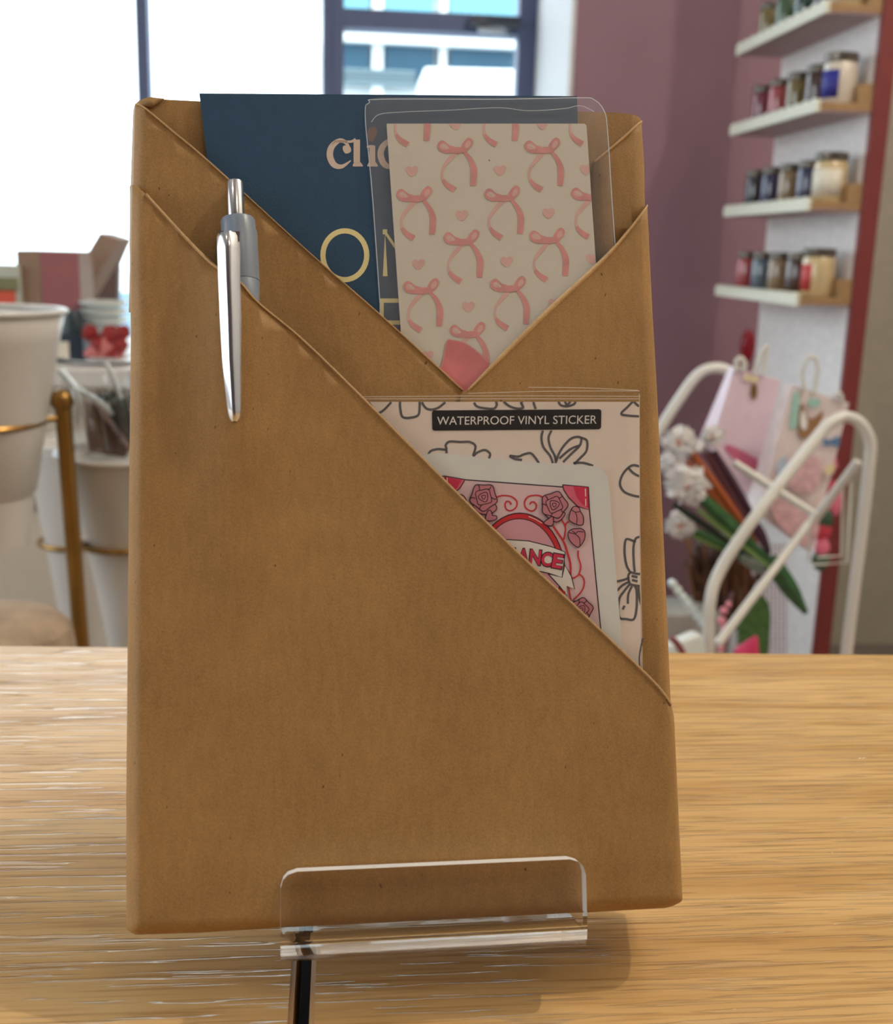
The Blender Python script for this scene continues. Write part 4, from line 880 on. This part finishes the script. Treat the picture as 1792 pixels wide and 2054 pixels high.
bucket(-48, 1.10, [(163, 622), (150, 680), (118, 845), (92, 985), (86, 990), (76, 1090)], 'large tapered white metal bucket at the left edge, highest in the gold stand', [])
bucket(248, 1.20, [(130, 908), (118, 930), (72, 1130), (48, 1270), (40, 1330)], 'white metal bucket held low in the gold stand behind the parcel', [])
bucket(150, 1.42, [(98, 885), (92, 905), (60, 1130), (38, 1290)], 'white metal bucket in the shadow behind the gold post', [])
gs = empty('flower_stand', at(165, 1310, 1.1))
b = MB(); q = [at(126, 810, 1.12), at(140, 1000, 1.12), at(163, 1290, 1.12), at(185, 1560, 1.12)]; q[-1].z = -.95; q[-1].x = q[-2].x+.06; b.tube(q, 16*pxm(1.12), n=20); chl(b, 'post', GOLD, gs)
b = MB(); b.ball(at(124, 803, 1.12), 23*pxm(1.12), 0, 24); chl(b, 'ball_finial', GOLD, gs)
def ring(cx, cy, Y, w_, r=.0032):
    p = at(cx, cy, Y); rr = w_*pxm(Y); b = MB(); b.tube([(p.x+rr*math.cos(t*PI/24), Y+rr*math.sin(t*PI/24), p.z) for t in range(49)], r, n=8, caps=False); chl(b, 'hoop', GOLD, gs)
ring(-48, 845, 1.10, 127); ring(248, 1085, 1.20, 87); ring(150, 1085, 1.42, 68)
b = MB(); b.tube([at(72, 843, 1.10), at(126, 838, 1.12)], .0032, n=8); chl(b, 'bracket', GOLD, gs); b = MB(); b.tube([at(150, 1098, 1.12), at(170, 1090, 1.18)], .0032, n=8); chl(b, 'bracket', GOLD, gs)
tag(gs, 'brushed gold flower stand with ball finial and hoops holding the white buckets', 'stand')
# white cabinet and display ledge
YC = 1.75; zt = at(150, 735, YC).z; xr = at(640, 700, YC).x
cb = empty('display_cabinet', (-1.0, YC+.3, -.95))
CABM = mat('cabinet_offwhite', (206, 198, 184), .7, var=.03)
b = MB(); b.box((-2.2, YC, -.95), (xr-.02, YC+.55, zt-.03)); chl(b, 'carcass', CABM, cb, bevel=.003)
b = MB(); b.box((-2.22, YC-.03, zt-.03), (xr, YC+.58, zt)); chl(b, 'cabinet_top', mat('cabinet_top_white', (214, 212, 208), .4), cb, bevel=.004)
b = MB()
for zz in (.10, .2): b.box((-2.2, YC-.006, zt-zz-.02), (xr-.02, YC, zt-zz))
chl(b, 'drawer_line', mat('cabinet_dark_trim', (150, 140, 128), .7), cb)  # thin darker strips across the cabinet front
tag(cb, 'off white display cabinet behind the flower buckets, below the window', 'cabinet')
def sbox(name, m, x0, y0, x1, y1, Y, dep, lab, c, parts=(), grp=None, rot=0):
    a, d = at(x0, y1, Y), at(x1, y0, Y); a.z = max(a.z, zt) if lab and not rot else a.z; root = empty(name, ((a.x+d.x)/2, Y+dep/2, a.z)); b = MB(); b.box((a.x, Y, a.z), (d.x, Y+dep, d.z)); chl(b, 'box_body', m, root, bevel=.002)
    for nm, m2, u0, v0, u1, v1 in parts:
        p, q = at(u0, v1, Y), at(u1, v0, Y); p.z = max(p.z, a.z+.001); b = MB(); b.box((p.x, Y-.002, p.z), (q.x, Y, q.z-.001)); chl(b, nm, m2, root)
    tag(root, lab, c, grp); return root
CBX = mat('box_kraft_brown', (150, 124, 106), .6); DPK = mat('box_dusty_pink', (156, 98, 102), .6)
sbox('gift_box', CBX, 46, 505, 158, 760, 1.85, .10, 'tall gift box, kraft on the left and dusty pink on the right', 'box', [('pink_face', DPK, 95, 506, 157, 760)])
sbox('picture_book', mat('book_white', (190, 196, 186), .5), -60, 532, 38, 760, 1.84, .03, 'picture book with an orange band at the left edge', 'book', [('orange_band', PT('orange_red', (214, 92, 70)), -58, 580, 30, 615), ('cover_picture', PT('cover_olive', (128, 128, 96)), -58, 556, 36, 582)])
nb_ = sbox('carton', mat('carton_navy', (38, 52, 70), .5), 104, 672, 165, 742, 1.80, .04, 'dark navy carton with a square white label, before the pink box', 'box', [('paper_label', LABW, 109, 684, 138, 718)])
b = MB(); b.lathe([(0, .04), (.012, .04), (.016, .032), (.016, 0), (0, 0)], n=20); p = at(144, 622, 1.82); t = MB(); t.lathe([(0, at(144, 672, 1.82).z), (.0165, at(144, 672, 1.82).z), (.0165, at(144, 632, 1.82).z), (.012, at(144, 622, 1.82).z), (0, at(144, 620, 1.82).z)], (p.x, 1.82, 0), 24); chl(t, 'rounded_lid', mat('carton_teal', (44, 62, 70), .4), nb_)
for v in (p,): pass
# leaning kraft board
a, c, d, e = [at(x, y, 1.98) for x, y in ((200, 467), (240, 480), (104, 738), (60, 738))]; a.z += 0; dd = Vector((.012, .05, 0))
for v in (d, e): v.z = max(v.z, zt+.001)
kb = empty('kraft_box', (e.x, 1.98, zt)); b = MB(); b.add([a, c, d, e, a+dd, c+dd, d+dd, e+dd], [(0, 1, 2, 3), (7, 6, 5, 4), (0, 3, 7, 4), (1, 5, 6, 2), (0, 4, 5, 1), (2, 6, 7, 3)]); chl(b, 'box_body', CBX, kb, smooth=False)
tag(kb, 'long kraft box leaning to the right beside the pink box', 'box')
b = MB(); q = [at(x, y, 2.08) for x, y in ((240, 478), (254, 488), (236, 530), (234, 606), (234, 742), (150, 742), (150, 640))]
for v in q: v.z = max(v.z, zt+.001)
N = len(q); b.add(q+[v+Vector((0, .03, 0)) for v in q], [tuple(range(N)), tuple(range(2*N-1, N-1, -1))]+[(i, (i+1) % N, N+(i+1) % N, N+i) for i in range(N)])
tag(b.build('brown_folder', mat('folder_brown', (96, 76, 70), .6), smooth=False), 'dark brown folder standing against the leaning kraft box', 'folder')
# stacked glass dishes
GLS = mat('pale_glass', (240, 250, 248), .06, spec=.9, var=.03, bump=.3, bs=120)
for i in range(4):
    z0 = at(205, 668-i*17, 1.86).z; x = at(208, 640, 1.86).x; b = MB(); R_ = 46*pxm(1.86)
    b.lathe([(0, 0), (R_*.6, 0), (R_*.95, .006), (R_, .011), (R_*.96, .011), (R_*.6, .004), (0, .003)], (x, 1.86, z0), 32)
    tag(b.build('glass_dish', GLS), ['lowest', 'second lowest', 'second highest', 'topmost'][i]+' pale glass dish in the stack behind the red flowers', 'dish', 'stacked glass dishes')
b = MB(); x = at(205, 720, 1.80); b.lathe([(0, zt), (.045, zt), (.062, zt+.006), (.060, zt+.007), (.04, zt+.002), (0, zt+.002)], (x.x, 1.82, 0), 40); tag(b.build('white_plate', mat('plate_white', (230, 232, 232), .2)), 'white plate on the cabinet top under the red flowers', 'plate')
RDF = mat('flower_red', (150, 40, 42), .6, var=.3, vs=150); RDP = mat('flower_pink_paper', (206, 120, 118), .6)
fl = empty('red_bouquet', at(205, 720, 1.80))
for i, (x, y, s) in enumerate(((180, 668, 15), (200, 690, 17), (222, 672, 18), (238, 690, 16), (222, 702, 15), (246, 668, 14))):
    b = MB(); b.ball(at(x, y, 1.79), s*pxm(1.8), 0, 16, (1, .8, 1), .6, i); chl(b, 'bloom', RDF, fl)
b = MB(); b.tube([at(170, 712, 1.80), at(215, 690, 1.80), at(250, 706, 1.80)], [.004, .022, .012], n=14); chl(b, 'wrapping', RDP, fl)
tag(fl, 'red bouquet in pink wrapping lying on the white plate', 'bouquet')
# cellophane bouquet in the low bucket
CEL = film('cellophane', .03, rough=.05, gl=1.0); bq = empty('wrapped_bouquet', at(220, 915, 1.2))
apex = at(232, 1010, 1.2)
b = MB(); rim = [(118, 742), (140, 765), (160, 800), (185, 770), (200, 800), (215, 738), (240, 780), (262, 740), (300, 760)]
rc = cat([(x, y, 0) for x, y in rim], 4); vs = []
for i, v in enumerate(rc):
    f = i/(len(rc)-1); vs += [at(v.x, v.y, 1.14+.05*math.sin(i*1.7)), at(150+f*170, 905, 1.16+.02*math.sin(i))]
b.add(vs, [(2*i, 2*i+2, 2*i+3, 2*i+1) for i in range(len(rc)-1)]); chl(b, 'cellophane_wrap', CEL, bq)
b = MB(); b.tube(cat(px3([(120, 742, 1.14), (150, 775, 1.14), (190, 800, 1.14), (228, 832, 1.14)]), 4), [.0035]*12+[.001], n=6); b.tube(cat(px3([(212, 728, 1.14), (228, 755, 1.14), (243, 800, 1.14)]), 4), .0028, n=6)
b.tube(cat(px3([(140, 765, 1.13), (158, 795, 1.13), (156, 850, 1.13)]), 4), .002, n=6)
chl(b, 'cellophane_fold', mat('cellophane_crease', (214, 228, 234), .12, spec=1), bq)
b = MB()
for i in range(60):
    x, y = 190+random.random()*70, 790+random.random()*105; a = random.random()*6; s = .012; p = at(x, y, 1.2+random.random()*.05); d = Vector((math.cos(a), .3*math.sin(a*2), math.sin(a)))*s; q = Vector((-d.z, .2*s, d.x))*.35
    b.add([p-d, p+q, p+d, p-q], [(0, 1, 2, 3)])
b.ball(at(232, 862, 1.26), 42*pxm(1.26), 0, 18, (1.1, .5, .9), .8, 7)
chl(b, 'foliage', DGR, bq)
b = MB(); vs = px3([(168, 800, 1.17), (190, 812, 1.15), (255, 900, 1.16), (250, 918, 1.2), (176, 905, 1.2)]); b.add(vs+[v+Vector((0, .02, 0)) for v in vs], [(0, 1, 2, 3, 4), (9, 8, 7, 6, 5)]+[(i, (i+1) % 5, 5+(i+1) % 5, 5+i) for i in range(5)]); chl(b, 'paper_wrap', mat('wrap_brown', (128, 92, 72), .7), bq)
tag(bq, 'cellophane wrapped green bouquet standing in the low white bucket', 'bouquet')
# pleated basket
b = lathe_px([(150, 1352), (158, 1320), (150, 1262), (120, 1238), (60, 1228), (0, 1226)], 1.02, -8, None, 'x', 64, .035)
tag(b.build('pleated_basket', mat('pleated_beige', (178, 158, 136), .8, var=.25, vs=25)), 'pleated beige fabric basket at the lower left, behind the counter', 'basket')
for o in list(COL.objects):
    if o.parent is None and o.type in ('MESH', 'EMPTY') and 'kind' in o and not o['kind']: del o['kind']
